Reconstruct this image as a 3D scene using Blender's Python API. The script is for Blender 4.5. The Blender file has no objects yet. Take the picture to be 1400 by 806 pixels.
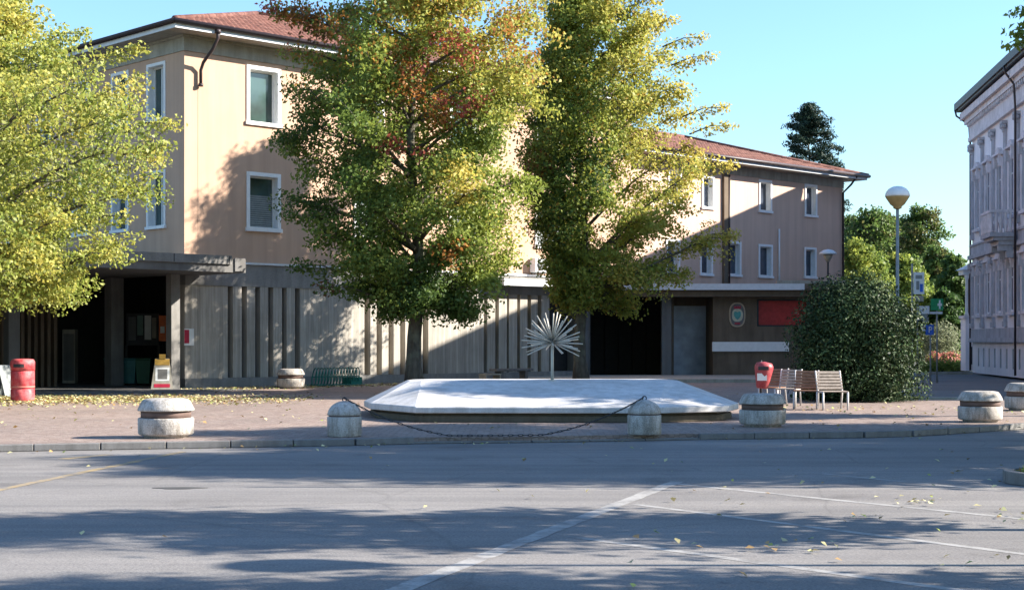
import bpy, math, random
import numpy as np
from mathutils import Vector, Matrix
R = math.radians
scene = bpy.context.scene
COL = scene.collection

# ------------------------------------------------------------------ camera, sky, sun, exposure
F, CX, HY, CH = 2080.0, 700.0, 466.0, 1.6      # focal length and horizon measured in photo pixels, eye height
cam_d = bpy.data.cameras.new('camera'); cam = bpy.data.objects.new('camera', cam_d); COL.objects.link(cam)
cam_d.sensor_width = 36; cam_d.lens = F / 1400 * 36
cam_d.shift_y = (HY - 403) / 1400
cam.location = (0, 0, CH); cam.rotation_euler = (R(90), 0, 0)
cam_d.clip_start = .1; cam_d.clip_end = 4000
scene.camera = cam
EL = 27.9
w = bpy.data.worlds.new('World'); scene.world = w; w.use_nodes = True
nt = w.node_tree; bg = nt.nodes['Background']
sky = nt.nodes.new('ShaderNodeTexSky'); sky.sky_type = 'NISHITA'; sky.sun_disc = False
sky.sun_elevation = R(EL); sky.sun_rotation = R(90); sky.air_density = 1.3; sky.dust_density = .6; sky.ozone_density = 1.6
wb = nt.nodes.new('ShaderNodeMix'); wb.data_type = 'RGBA'; wb.blend_type = 'MULTIPLY'; wb.inputs[0].default_value = 1; wb.inputs[7].default_value = (.69, .92, 1.2, 1)   # camera white balance
nt.links.new(sky.outputs['Color'], wb.inputs[6]); nt.links.new(wb.outputs[2], bg.inputs['Color']); bg.inputs['Strength'].default_value = .066
sun_d = bpy.data.lights.new('sun', 'SUN'); sun_d.energy = 4.3; sun_d.angle = R(.53); sun_d.color = (1, .93, .83)
sun = bpy.data.objects.new('sun', sun_d); COL.objects.link(sun); sun.location = (30, 0, 30)
sun.rotation_euler = Vector((-math.cos(R(EL)), 0, -math.sin(R(EL)))).to_track_quat('-Z', 'Y').to_euler()
vs = scene.view_settings; vs.view_transform = 'Standard'; vs.look = 'None'; vs.exposure = 1.93; vs.gamma = 1
scene.render.engine = 'CYCLES'
scene.cycles.max_bounces = 6; scene.cycles.diffuse_bounces = 5; scene.cycles.transparent_max_bounces = 8

# ------------------------------------------------------------------ helpers
def gp(px, py, z=0.0):            # photo pixel -> point on the level z
    Y = (CH - z) * F / (py - HY); return ((px - CX) / F * Y, Y, z)
def at(px, py, Y): return ((px - CX) / F * Y, Y, CH - (py - HY) / F * Y)

class MB:
    def __init__(s): s.v = []; s.f = []; s.sm = []
    def add(s, vs, fs, smooth=False):
        b = len(s.v); s.v += [tuple(v) for v in vs]
        for f in fs: s.f.append([b + i for i in f]); s.sm.append(smooth)
        return s
    def box(s, a, b, M=None):
        x0, y0, z0 = [min(p, q) for p, q in zip(a, b)]; x1, y1, z1 = [max(p, q) for p, q in zip(a, b)]
        vs = [(x0,y0,z0),(x1,y0,z0),(x1,y1,z0),(x0,y1,z0),(x0,y0,z1),(x1,y0,z1),(x1,y1,z1),(x0,y1,z1)]
        if M is not None: vs = [M @ Vector(v) for v in vs]
        return s.add(vs, [(0,3,2,1),(4,5,6,7),(0,1,5,4),(1,2,6,5),(2,3,7,6),(3,0,4,7)])
    def cbox(s, c, d, rot=(0,0,0)):
        from mathutils import Euler
        M = Matrix.Translation(c) @ Euler(rot).to_matrix().to_4x4()
        return s.box((-d[0]/2,-d[1]/2,-d[2]/2), (d[0]/2,d[1]/2,d[2]/2), M)
    def lathe(s, prof, n=32, c=(0,0,0), smooth=True, M=None):
        vs = []
        for r, z in prof:
            for k in range(n):
                a = 2*math.pi*k/n; vs.append(Vector((r*math.cos(a), r*math.sin(a), z)))
        if M is not None: vs = [M @ v for v in vs]
        vs = [v + Vector(c) for v in vs]; fs = []
        for i in range(len(prof)-1):
            for k in range(n):
                k2 = (k+1) % n; fs.append((i*n+k, i*n+k2, (i+1)*n+k2, (i+1)*n+k))
        s.add(vs, fs, smooth)
        b = len(s.v) - len(vs)
        if prof[0][0] > 1e-4: s.f.append([b+k for k in range(n)][::-1]); s.sm.append(False)
        if prof[-1][0] > 1e-4: s.f.append([b+(len(prof)-1)*n+k for k in range(n)]); s.sm.append(False)
        return s
    def tube(s, pts, rads, n=8, caps=True):
        pts = [Vector(p) for p in pts]
        if not hasattr(rads, '__len__'): rads = [rads]*len(pts)
        vs = []; ref = None
        for i, p in enumerate(pts):
            t = (pts[min(i+1, len(pts)-1)] - pts[max(i-1, 0)])
            t = t.normalized() if t.length > 1e-9 else Vector((0,0,1))
            if ref is None: ref = t.orthogonal().normalized()
            ref = (ref - t*ref.dot(t)); ref = ref.normalized() if ref.length > 1e-6 else t.orthogonal().normalized()
            b = t.cross(ref)
            for k in range(n):
                a = 2*math.pi*k/n; vs.append(p + (ref*math.cos(a) + b*math.sin(a))*rads[i])
        fs = [(i*n+k, i*n+(k+1)%n, (i+1)*n+(k+1)%n, (i+1)*n+k) for i in range(len(pts)-1) for k in range(n)]
        if caps: fs += [tuple(range(n))[::-1], tuple((len(pts)-1)*n+k for k in range(n))]
        return s.add(vs, fs, True)
    def prism(s, poly, z0, z1):
        n = len(poly); vs = [(x,y,z0) for x,y in poly] + [(x,y,z1) for x,y in poly]
        return s.add(vs, [tuple(range(n))[::-1], tuple(range(n,2*n))] + [(i,(i+1)%n,n+(i+1)%n,n+i) for i in range(n)])
    def build(s, name, mat, parent=None, bevel=0, **tags):
        me = bpy.data.meshes.new(name); me.from_pydata(s.v, [], s.f); me.materials.append(mat)
        me.polygons.foreach_set('use_smooth', s.sm); me.update()
        o = bpy.data.objects.new(name, me); COL.objects.link(o)
        if parent: o.parent = parent
        if bevel:
            m = o.modifiers.new('bevel', 'BEVEL'); m.width = bevel; m.segments = 2; m.limit_method = 'ANGLE'
        for k, v in tags.items(): o[k] = v
        return o
def thing(name, label, cat, loc=(0,0,0), rz=0, group=None):
    o = bpy.data.objects.new(name, None); COL.objects.link(o); o.location = loc; o.rotation_euler = (0,0,rz)
    o.empty_display_size = .3; o['label'] = label; o['category'] = cat
    if group: o['group'] = group
    return o
def dup(o, parent=None, label=None, loc=None, rz=None):
    c = o.copy(); COL.objects.link(c)
    if parent: c.parent = parent
    if label: c['label'] = label
    if loc is not None: c.location = loc
    if rz is not None: c.rotation_euler = (0,0,rz)
    for ch in list(o.children): dup(ch, c)
    return c

# ------------------------------------------------------------------ materials
class NT:
    def __init__(s, name):
        s.m = bpy.data.materials.new(name); s.m.use_nodes = True; s.t = s.m.node_tree
        s.b = s.t.nodes['Principled BSDF']; s.tc = s.t.nodes.new('ShaderNodeTexCoord')
    def n(s, ty, **kw):
        nd = s.t.nodes.new(ty)
        for k, v in kw.items():
            if k.startswith('i_'):
                key = k[2:]; nd.inputs[int(key) if key.isdigit() else key].default_value = v
            else: setattr(nd, k, v)
        return nd
    def l(s, a, b): s.t.links.new(a, b)
    def noise(s, scale, detail=4, rough=.55, coord='Object', stretch=None):
        nd = s.n('ShaderNodeTexNoise'); nd.inputs['Scale'].default_value = scale; nd.inputs['Detail'].default_value = detail; nd.inputs['Roughness'].default_value = rough
        src = s.tc.outputs[coord]
        if stretch:
            mp = s.n('ShaderNodeMapping'); mp.inputs['Scale'].default_value = stretch; s.l(src, mp.inputs['Vector']); src = mp.outputs['Vector']
        s.l(src, nd.inputs['Vector']); return nd.outputs['Fac']
    def ramp(s, fac, stops):
        nd = s.n('ShaderNodeValToRGB'); cr = nd.color_ramp
        while len(cr.elements) < len(stops): cr.elements.new(.5)
        for e, (p, c) in zip(cr.elements, stops): e.position = p; e.color = (*c, 1) if len(c) == 3 else c
        s.l(fac, nd.inputs['Fac']); return nd.outputs['Color']
    def mix(s, fac, a, b, mode='MIX'):
        nd = s.n('ShaderNodeMix', data_type='RGBA', blend_type=mode)
        for sock, v in ((nd.inputs[0], fac), (nd.inputs[6], a), (nd.inputs[7], b)):
            if isinstance(v, (int, float)): sock.default_value = v
            elif isinstance(v, tuple): sock.default_value = (*v, 1)
            else: s.l(v, sock)
        return nd.outputs[2]
    def bump(s, h, strength=.3, dist=.02):
        nd = s.n('ShaderNodeBump'); nd.inputs['Strength'].default_value = strength; nd.inputs['Distance'].default_value = dist
        s.l(h, nd.inputs['Height']); s.l(nd.outputs['Normal'], s.b.inputs['Normal'])
    def fin(s, col=None, rough=.8, metal=0, spec=.3):
        if col is not None:
            if isinstance(col, tuple): s.b.inputs['Base Color'].default_value = (*col, 1)
            else: s.l(col, s.b.inputs['Base Color'])
        if isinstance(rough, (int, float)): s.b.inputs['Roughness'].default_value = rough
        else: s.l(rough, s.b.inputs['Roughness'])
        s.b.inputs['Metallic'].default_value = metal; s.b.inputs['Specular IOR Level'].default_value = spec
        return s.m
def tint(c, k): return tuple(min(1, x*k) for x in c)
def plain(name, c, rough=.7, var=.18, scale=6, metal=0, bump=.1, spec=.3):
    t = NT(name); f = t.noise(scale, 5)
    col = t.ramp(f, [(.3, tint(c, 1-var)), (.7, tint(c, 1+var))])
    if bump: t.bump(t.noise(scale*8, 3), bump, .01)
    return t.fin(col, rough, metal, spec)

def m_stucco(name, c):
    t = NT(name); f = t.noise(.5, 6); st = t.noise(1.3, 5, .6, stretch=(2.2, 2.2, .12))
    a = t.ramp(f, [(.3, tint(c, .93)), (.7, tint(c, 1.05))])
    b = t.ramp(st, [(.35, (.80, .80, .81)), (.6, (1, 1, 1))])
    t.bump(t.noise(60, 3), .25, .01); return t.fin(t.mix(.55, a, b, 'MULTIPLY'), .9)
def m_board(name, c, period=.115):
    t = NT(name); sp = t.n('ShaderNodeSeparateXYZ'); t.l(t.tc.outputs['Object'], sp.inputs[0])
    sm = t.n('ShaderNodeMath', operation='ADD'); t.l(sp.outputs['X'], sm.inputs[0]); t.l(sp.outputs['Y'], sm.inputs[1])
    mu = t.n('ShaderNodeMath', operation='MULTIPLY'); t.l(sm.outputs[0], mu.inputs[0]); mu.inputs[1].default_value = 1/period
    fl = t.n('ShaderNodeMath', operation='FLOOR'); t.l(mu.outputs[0], fl.inputs[0])
    fr = t.n('ShaderNodeMath', operation='FRACT'); t.l(mu.outputs[0], fr.inputs[0])
    wn = t.n('ShaderNodeTexWhiteNoise', noise_dimensions='1D'); t.l(fl.outputs[0], wn.inputs['W'])
    base = t.ramp(wn.outputs['Value'], [(0, tint(c, .84)), (1, tint(c, 1.12))])
    edge = t.ramp(fr.outputs[0], [(0, (.66,)*3), (.07, (1,)*3), (.95, (1,)*3), (1, (.66,)*3)])
    col = t.mix(.8, base, edge, 'MULTIPLY')
    gr = t.ramp(t.noise(2.5, 6, .65, stretch=(5, 5, .35)), [(.3, (.66, .65, .63)), (.62, (1.06, 1.05, 1.02))])
    col = t.mix(.8, col, gr, 'MULTIPLY')
    bl = t.ramp(t.noise(.9, 5), [(.35, (.75, .76, .75)), (.6, (1, 1, 1))]); col = t.mix(.6, col, bl, 'MULTIPLY')
    h = t.mix(.5, edge, wn.outputs['Value']); t.bump(h, .5, .012); return t.fin(col, .9)
def m_concrete(name, c, k=1.0):
    t = NT(name); a = t.ramp(t.noise(1.7*k, 6, .6), [(.3, tint(c, .8)), (.7, tint(c, 1.08))])
    s = t.ramp(t.noise(2.4*k, 6, .6, stretch=(2.5, 2.5, .3)), [(.38, (.68, .67, .65)), (.58, (1, 1, 1))])
    sp = t.ramp(t.noise(70*k, 2), [(.35, (.82,)*3), (.5, (1,)*3), (.75, (1.1,)*3)])
    col = t.mix(.55, a, s, 'MULTIPLY'); col = t.mix(.8, col, sp, 'MULTIPLY'); t.bump(t.noise(45*k, 4), .35, .012)
    return t.fin(col, .88)
def m_road():
    t = NT('asphalt'); base = t.ramp(t.noise(.22, 6, .6), [(.3, (.178, .165, .155)), (.7, (.228, .214, .202))])
    lay = t.ramp(t.noise(.5, 4, .5, stretch=(.25, 1.6, 1)), [(.4, (.88, .88, .88)), (.6, (1.05, 1.04, 1.03))])
    col = t.mix(.8, base, lay, 'MULTIPLY')
    sp = t.ramp(t.noise(48, 2, .7), [(.3, (.62, .62, .63)), (.5, (1, 1, 1)), (.72, (1.4, 1.38, 1.34))])
    col = t.mix(.8, col, sp, 'MULTIPLY')
    # thin cracks
    v = t.n('ShaderNodeTexVoronoi', feature='DISTANCE_TO_EDGE'); v.inputs['Scale'].default_value = .28
    mp = t.n('ShaderNodeMix', data_type='VECTOR'); mp.inputs[0].default_value = .12; t.l(t.tc.outputs['Object'], mp.inputs[4])
    nn = t.n('ShaderNodeTexNoise'); nn.inputs['Scale'].default_value = 1.5; t.l(t.tc.outputs['Object'], nn.inputs['Vector']); t.l(nn.outputs['Color'], mp.inputs[5])
    t.l(mp.outputs[1], v.inputs['Vector'])
    ck = t.ramp(v.outputs['Distance'], [(0, (.62,)*3), (.006, (1,)*3)]); col = t.mix(.45, col, ck, 'MULTIPLY')
    st = t.ramp(t.noise(.8, 5, .6), [(.30, (.62, .61, .60)), (.42, (1, 1, 1))]); col = t.mix(.6, col, st, 'MULTIPLY')
    oil = t.ramp(t.noise(3.5, 4, .6), [(.24, (.45, .44, .43)), (.31, (1, 1, 1))]); col = t.mix(.6, col, oil, 'MULTIPLY')
    tr_ = t.ramp(t.noise(1.1, 4, .6, stretch=(.06, 2.2, 1)), [(.42, (.84, .84, .85)), (.56, (1.04, 1.04, 1.03))]); col = t.mix(.7, col, tr_, 'MULTIPLY')
    t.bump(t.noise(90, 3), .5, .008); return t.fin(col, .85, spec=.25)
def m_cobble():
    t = NT('porphyry_setts'); v = t.n('ShaderNodeTexVoronoi'); v.inputs['Scale'].default_value = 8.5; v.inputs['Randomness'].default_value = .45
    t.l(t.tc.outputs['Object'], v.inputs['Vector'])
    e = t.n('ShaderNodeTexVoronoi', feature='DISTANCE_TO_EDGE'); e.inputs['Scale'].default_value = 8.5; e.inputs['Randomness'].default_value = .45
    t.l(t.tc.outputs['Object'], e.inputs['Vector'])
    sp = t.n('ShaderNodeSeparateColor'); t.l(v.outputs['Color'], sp.inputs[0])
    c = t.ramp(sp.outputs[0], [(0, (.22, .165, .14)), (.5, (.27, .205, .175)), (1, (.31, .25, .215))])
    j = t.ramp(e.outputs['Distance'], [(0, (.5, .48, .44)), (.1, (1, 1, 1))]); c = t.mix(.75, c, j, 'MULTIPLY')
    b = t.ramp(t.noise(.35, 5), [(.35, (.8, .8, .8)), (.65, (1.08, 1.04, 1.0))]); c = t.mix(.8, c, b, 'MULTIPLY')
    d = t.noise(2.2, 5, .6); f = t.ramp(d, [(.62, (0,)*3), (.8, (.4,)*3)]); c = t.mix(f, c, (.33, .30, .2))
    t.bump(j, .4, .015); return t.fin(c, .8)
def m_leaf(name='leaves', trans=.48, spec=.25):
    t = NT(name); at_ = t.n('ShaderNodeAttribute', attribute_name='leafcol')
    t.l(at_.outputs['Color'], t.b.inputs['Base Color']); t.b.inputs['Roughness'].default_value = .5; t.b.inputs['Specular IOR Level'].default_value = spec
    tr = t.n('ShaderNodeBsdfTranslucent'); t.l(at_.outputs['Color'], tr.inputs['Color'])
    mx = t.n('ShaderNodeMixShader'); mx.inputs[0].default_value = trans
    t.l(t.b.outputs[0], mx.inputs[1]); t.l(tr.outputs[0], mx.inputs[2]); t.l(mx.outputs[0], t.t.nodes['Material Output'].inputs['Surface'])
    return t.m
def m_bark(name, c):
    t = NT(name); a = t.ramp(t.noise(6, 6, .65, stretch=(1.5, 1.5, .3)), [(.35, tint(c, .55)), (.65, tint(c, 1.25))])
    l = t.ramp(t.noise(2, 4), [(.5, (0,)*3), (.65, (.6,)*3)]); a = t.mix(l, a, tint((.18, .19, .13), 1))
    t.bump(t.noise(14, 5, .7, stretch=(1.5, 1.5, .3)), .8, .04); return t.fin(a, .95)
def m_glass(name, c=(.03, .045, .05), rough=.06):
    t = NT(name); f = t.noise(.8, 3); return t.fin(t.ramp(f, [(.35, tint(c, .6)), (.65, tint(c, 1.5))]), rough, 0, .8)

M_pink = m_stucco('peach_stucco', (.53, .345, .24))
M_pink2 = m_stucco('peach_stucco_b', (.60, .41, .31))
M_board = m_board('board_marked_concrete', (.42, .385, .34))
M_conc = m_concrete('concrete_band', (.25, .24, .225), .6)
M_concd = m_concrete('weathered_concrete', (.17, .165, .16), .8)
def m_bollard():
    t = NT('bollard_concrete'); oi = t.n('ShaderNodeObjectInfo'); ad = t.n('ShaderNodeVectorMath', operation='ADD'); t.l(t.tc.outputs['Object'], ad.inputs[0])
    lo = t.n('ShaderNodeVectorMath', operation='SCALE'); t.l(oi.outputs['Location'], lo.inputs[0]); lo.inputs['Scale'].default_value = .37; t.l(lo.outputs[0], ad.inputs[1])
    def nz(sc, d=5, st=(1,1,1)):
        mp = t.n('ShaderNodeMapping'); mp.inputs['Scale'].default_value = st; t.l(ad.outputs[0], mp.inputs['Vector'])
        q = t.n('ShaderNodeTexNoise'); q.inputs['Scale'].default_value = sc; q.inputs['Detail'].default_value = d; q.inputs['Roughness'].default_value = .65; t.l(mp.outputs[0], q.inputs['Vector']); return q.outputs['Fac']
    a = t.ramp(nz(3.0), [(.32, (.34, .31, .275)), (.62, (.50, .46, .42))]); b = t.ramp(nz(5, 5, (2, 2, .35)), [(.4, (.52, .50, .46)), (.56, (1, 1, 1))])
    c = t.mix(.7, a, b, 'MULTIPLY'); sp = t.ramp(nz(60, 2), [(.36, (.6,)*3), (.48, (1,)*3), (.7, (1.2,)*3)]); c = t.mix(.9, c, sp, 'MULTIPLY')
    t.bump(nz(40, 4), .6, .015); return t.fin(c, .9)
M_boll = m_bollard()
M_bband = plain('bollard_band', (.13, .085, .07), .8)
M_white = plain('white_trim', (.74, .73, .71), .6, .06)
M_offw = plain('offwhite_fascia', (.62, .63, .64), .6, .08)
M_corn = m_concrete('cornice_stone', (.38, .35, .29), .8)
M_gut = plain('dark_gutter', (.05, .035, .035), .45)
M_glass = m_glass('window_glass', (.035, .06, .055))
M_glassb = m_glass('window_glass_blue', (.05, .06, .08))
M_glassp = plain('dull_window_glass', (.16,.16,.19), .5)
M_glassd = m_glass('dark_glass', (.008, .009, .01), .15)
M_road = m_road(); M_cob = m_cobble()
M_kerb = m_concrete('kerb_stone', (.20, .19, .18), 1.5)
M_marble = m_concrete('pale_fountain_stone', (.60, .58, .56), .7)
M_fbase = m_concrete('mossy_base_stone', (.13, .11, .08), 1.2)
M_steel = plain('brushed_steel', (.50, .46, .38), .5, .15, 3, .25)
M_dark = plain('dark_metal', (.03, .03, .032), .5)
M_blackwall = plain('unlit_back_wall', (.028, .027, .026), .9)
M_brown = m_concrete('brown_wall', (.16, .12, .085), .7)
M_redp = plain('red_panel', (.42, .035, .03), .5)
def m_redpaint(name, c, d):
    t = NT(name); a = t.ramp(t.noise(5, 6, .7), [(.4, c), (.66, d)]); b = t.ramp(t.noise(14, 5, .7, stretch=(2, 2, .4)), [(.3, (.55, .5, .5)), (.42, (1, 1, 1))])
    return t.fin(t.mix(.8, a, b, 'MULTIPLY'), t.ramp(t.noise(8, 4), [(.3, (.35,)*3), (.7, (.65,)*3)]), 0, .4)
M_red = m_redpaint('red_paint', (.50, .035, .045), (.56, .15, .15)); M_redshade = m_redpaint('shaded_red_paint', (.30, .03, .04), (.36, .09, .09))  # second red is darker: shade on the hopper bin put into its colour
M_green = plain('green_plastic', (.02, .12, .08), .5)
M_rack = plain('green_rack_paint', (.025, .17, .13), .4)
M_wood = plain('bench_wood_weathered', (.33, .27, .22), .75, .3, 9)
M_woodb = plain('bench_wood_brown', (.26, .13, .075), .7, .3, 9)
M_bsteel = plain('bench_frame_paint', (.50, .48, .47), .5)
M_pole = plain('grey_pole', (.22, .235, .23), .5)
def m_worn(name, c):
    t = NT(name); f = t.noise(3.2, 7, .7); g = t.noise(38, 3, .7)
    a = t.ramp(f, [(.36, (.19, .178, .168)), (.56, c)]); b = t.ramp(g, [(.38, (.75,)*3), (.55, (1,)*3)])
    return t.fin(t.mix(.7, a, b, 'MULTIPLY'), .85)
M_line = m_worn('worn_white_line', (.33, .315, .295))
M_yline = m_worn('worn_yellow_line', (.34, .25, .13))
M_leaf = m_leaf(); M_leafb = m_leaf('bush_leaves', .15, .12); M_fallen = m_leaf('fallen_leaf', .1)
M_bark = m_bark('bark', (.10, .085, .065)); M_barkd = m_bark('dark_bark', (.055, .045, .035))
M_grass = m_leaf('grass_blades', .3)
M_pal = m_stucco('pale_palace_stucco', (.86, .80, .81))
M_palst = m_concrete('palace_stone', (.74, .68, .70), 1.2)
M_palg = m_concrete('palace_grey_stone', (.50, .48, .51), 1.2)
M_orange = plain('orange_panel', (.60, .12, .02), .5)
M_yellow = plain('yellow_board', (.40, .24, .05), .5)
M_paper = plain('paper_white', (.7, .7, .68), .7, .06)
M_teal = plain('teal_enamel', (.08, .30, .28), .4)
M_bluesign = plain('blue_sign', (.03, .12, .5), .4)
M_greensign = plain('green_sign', (.02, .25, .10), .4)
M_darkred = plain('dark_red_print', (.4, .02, .05), .5)

def m_tile():
    t = NT('clay_tiles'); v = t.n('ShaderNodeTexVoronoi'); v.inputs['Scale'].default_value = 4
    t.l(t.tc.outputs['Object'], v.inputs['Vector']); sp = t.n('ShaderNodeSeparateColor'); t.l(v.outputs['Color'], sp.inputs[0])
    c = t.ramp(sp.outputs[0], [(0, (.085, .036, .028)), (.5, (.135, .055, .042)), (1, (.19, .092, .07))])
    c = t.mix(.6, c, t.ramp(t.noise(1.2, 5), [(.3, (.7, .7, .7)), (.7, (1.1, 1.05, 1))]), 'MULTIPLY'); return t.fin(c, .85)
M_tile = m_tile()

# ------------------------------------------------------------------ geometry helpers for buildings
def grid_wall(mb, u0, u1, z0, z1, holes, fn, reveal=.28):
    us = sorted(set([u0, u1] + [h[0] for h in holes] + [h[1] for h in holes])); zs = sorted(set([z0, z1] + [h[2] for h in holes] + [h[3] for h in holes]))
    for i in range(len(us)-1):
        for j in range(len(zs)-1):
            a, b, c, d = us[i], us[i+1], zs[j], zs[j+1]; um, zm = (a+b)/2, (c+d)/2
            if any(h[0] < um < h[1] and h[2] < zm < h[3] for h in holes): continue
            mb.add([fn(a,0,c), fn(b,0,c), fn(b,0,d), fn(a,0,d)], [(0,1,2,3)])
    for a, b, c, d in holes:
        q = [(a,c),(b,c),(b,d),(a,d)]
        for k in range(4):
            p, r = q[k], q[(k+1) % 4]
            mb.add([fn(p[0],0,p[1]), fn(r[0],0,r[1]), fn(r[0],reveal,r[1]), fn(p[0],reveal,p[1])], [(0,1,2,3)])
def abox(mb, fn, u0, u1, d0, d1, z0, z1):      # box in wall coordinates (u along, d depth inward)
    vs = [fn(u0,d0,z0), fn(u1,d0,z0), fn(u1,d1,z0), fn(u0,d1,z0), fn(u0,d0,z1), fn(u1,d0,z1), fn(u1,d1,z1), fn(u0,d1,z1)]
    mb.add(vs, [(0,3,2,1),(4,5,6,7),(0,1,5,4),(1,2,6,5),(2,3,7,6),(3,0,4,7)]); return mb
def window(parent, fn, a, b, c, d, trim=.13, reveal=.28, glass=None, blind=False, mullion=True):
    mb = MB()
    abox(mb, fn, a-trim, b+trim, -.045, .0, d, d+trim); abox(mb, fn, a-trim-.04, b+trim+.04, -.09, .0, c-trim, c)
    abox(mb, fn, a-trim, a, -.045, .0, c, d); abox(mb, fn, b, b+trim, -.045, .0, c, d)
    # painted reveal linings, a hair proud of the wall reveals
    abox(mb, fn, a, a+.012, -.03, reveal-.07, c, d); abox(mb, fn, b-.012, b, -.03, reveal-.07, c, d)
    abox(mb, fn, a+.012, b-.012, -.03, reveal-.07, c, c+.012); abox(mb, fn, a+.012, b-.012, -.03, reveal-.07, d-.012, d)
    w = mb.build('window', M_white, parent)
    p = MB(); abox(p, fn, a, b, reveal-.02, reveal, c, d); p.build('pane', glass or M_glass, w)
    s = MB(); t = .055
    abox(s, fn, a, a+t, reveal-.07, reveal-.021, c, d); abox(s, fn, b-t, b, reveal-.07, reveal-.021, c, d)
    abox(s, fn, a+t, b-t, reveal-.07, reveal-.021, c, c+t); abox(s, fn, a+t, b-t, reveal-.07, reveal-.021, d-t, d)
    if mullion: abox(s, fn, (a+b)/2-.03, (a+b)/2+.03, reveal-.065, reveal-.021, c+t, d-t)
    s.build('sash', M_white, w)
    if blind:
        q = MB(); nsl = int((d-c)*.62/.075)
        for k in range(nsl): abox(q, fn, a+.06, b-.06, reveal-.035, reveal-.022, c+.07+k*.075, c+.07+k*.075+.055)
        q.build('blind', M_pole, w, kind='stuff')
    return w
def tile_slope(mb, length_fn, fn, x0, x1, pitch, period=.23, course=.40):
    ns = 6; n = int((x1-x0)/period*ns); rows_max = 60
    cols = []
    for i in range(n+1):
        x = x0 + (x1-x0)*i/n; vm = length_fn(x); h = .075*abs(math.sin(math.pi*(x-x0)/period)); col = []
        nr = int(LMAX[0]/course)+1
        for r in range(nr):
            va = min(r*course, vm); vb = min((r+1)*course, vm)
            col += [fn(x, va, va*pitch + h + .02), fn(x, vb, vb*pitch + h - .012)]
        cols.append(col)
    m = len(cols[0]); vs = [v for c in cols for v in c]; fs = []
    for i in range(n):
        for j in range(m-1): fs.append((i*m+j, (i+1)*m+j, (i+1)*m+j+1, i*m+j+1))
    mb.add(vs, fs, True)
LMAX = [10]
def hip_roof(parent, x0, x1, y0, y1, z, pitch=.32, sides='flr'):
    half = (y1-y0)/2; LMAX[0] = half
    f = lambda x: max(0, min(half, x-x0, x1-x))
    mb = MB()
    tile_slope(mb, f, lambda x, v, h: (x, y0+v, z+h), x0, x1, pitch)
    g = lambda y: max(0, min(half, y-y0, y1-y))
    tile_slope(mb, g, lambda y, v, h: (x0+v, y, z+h), y0, y1, pitch)
    tile_slope(mb, g, lambda y, v, h: (x1-v, y, z+h), y0, y1, pitch)
    # plain back slope
    mb.add([(x0,y1,z),(x1,y1,z),(x1-half,y1-half,z+half*pitch),(x0+half,y1-half,z+half*pitch)], [(0,1,2,3)])
    mb.build('roof', M_tile, parent)
    rd = MB(); rz = z+half*pitch
    for a, b in (((x0,y0,z+.08),(x0+half,y0+half,rz+.08)), ((x1,y0,z+.08),(x1-half,y0+half,rz+.08)), ((x0+half,y0+half,rz+.08),(x1-half,y0+half,rz+.08)),
                 ((x0,y1,z+.08),(x0+half,y1-half,rz+.08))):
        rd.tube([a, b], .11, 8)
    rd.build('ridge_tiles', M_tile, parent)

# ================================================================== SETTING: ground
def sheet(name, poly, z, mat, **tags):
    mb = MB(); mb.add([(x,y,z) for x,y in poly], [tuple(range(len(poly)))]); return mb.build(name, mat, None, **tags)
sheet('road', [(-400,-60),(400,-60),(400,1500),(-400,1500)], -.1, M_road, kind='structure')
kerbline = [(-16,20.9),(-11,22.4),(-7.9,23.5),(-5.4,24.15),(-2.6,24.9),(-1.6,25.3),(.5,25.6),(3.0,26.3),(4.4,26.6),(5.9,26.8),(6.9,27.1),(7.8,27.8),(9.6,29.3),(12,31.5),(16,34)]
plaza_poly = kerbline + [(15.5,40.4),(9.2,42.3),(10.2,50),(11.4,60),(11.5,90),(-40,90),(-40,14)]
pm = MB(); pm.prism(plaza_poly, -.099, 0); pm.build('plaza_pavement', M_cob, kind='structure')
# kerb stones
kerb = bpy.data.objects.new('kerb', None); COL.objects.link(kerb); kerb['kind'] = 'structure'
rng = random.Random(3)
def walk(line, step):
    out = []; acc = 0; pts = [Vector((*p, 0)) for p in line]; cur = pts[0]; i = 1; out.append(cur.copy())
    while i < len(pts):
        d = (pts[i]-cur).length
        if acc + d >= step: cur = cur + (pts[i]-cur).normalized()*(step-acc); out.append(cur.copy()); acc = 0
        else: acc += d; cur = pts[i]; i += 1
    return out
ks = walk(kerbline, 1.0)
for a, b in zip(ks[:-1], ks[1:]):
    mid = (a+b)/2; dropped = -1.7 < mid.x < 2.9
    d = (b-a).normalized(); nrm = Vector((d.y, -d.x, 0)); g = .008
    top = -.065 if dropped else .012 + rng.uniform(-.005, .005)
    a2 = a + d*g; b2 = b - d*g; o = nrm*.14
    poly = [(a2+o), (b2+o), b2 - nrm*.002, a2 - nrm*.002]
    if dropped: poly = [(a2+o), (b2+o), b2 + nrm*.003, a2 + nrm*.003]
    k = MB(); k.prism([(p.x,p.y) for p in poly], -.098, top); k.build('kerb_stone', M_kerb, kerb, bevel=.012)
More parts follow.
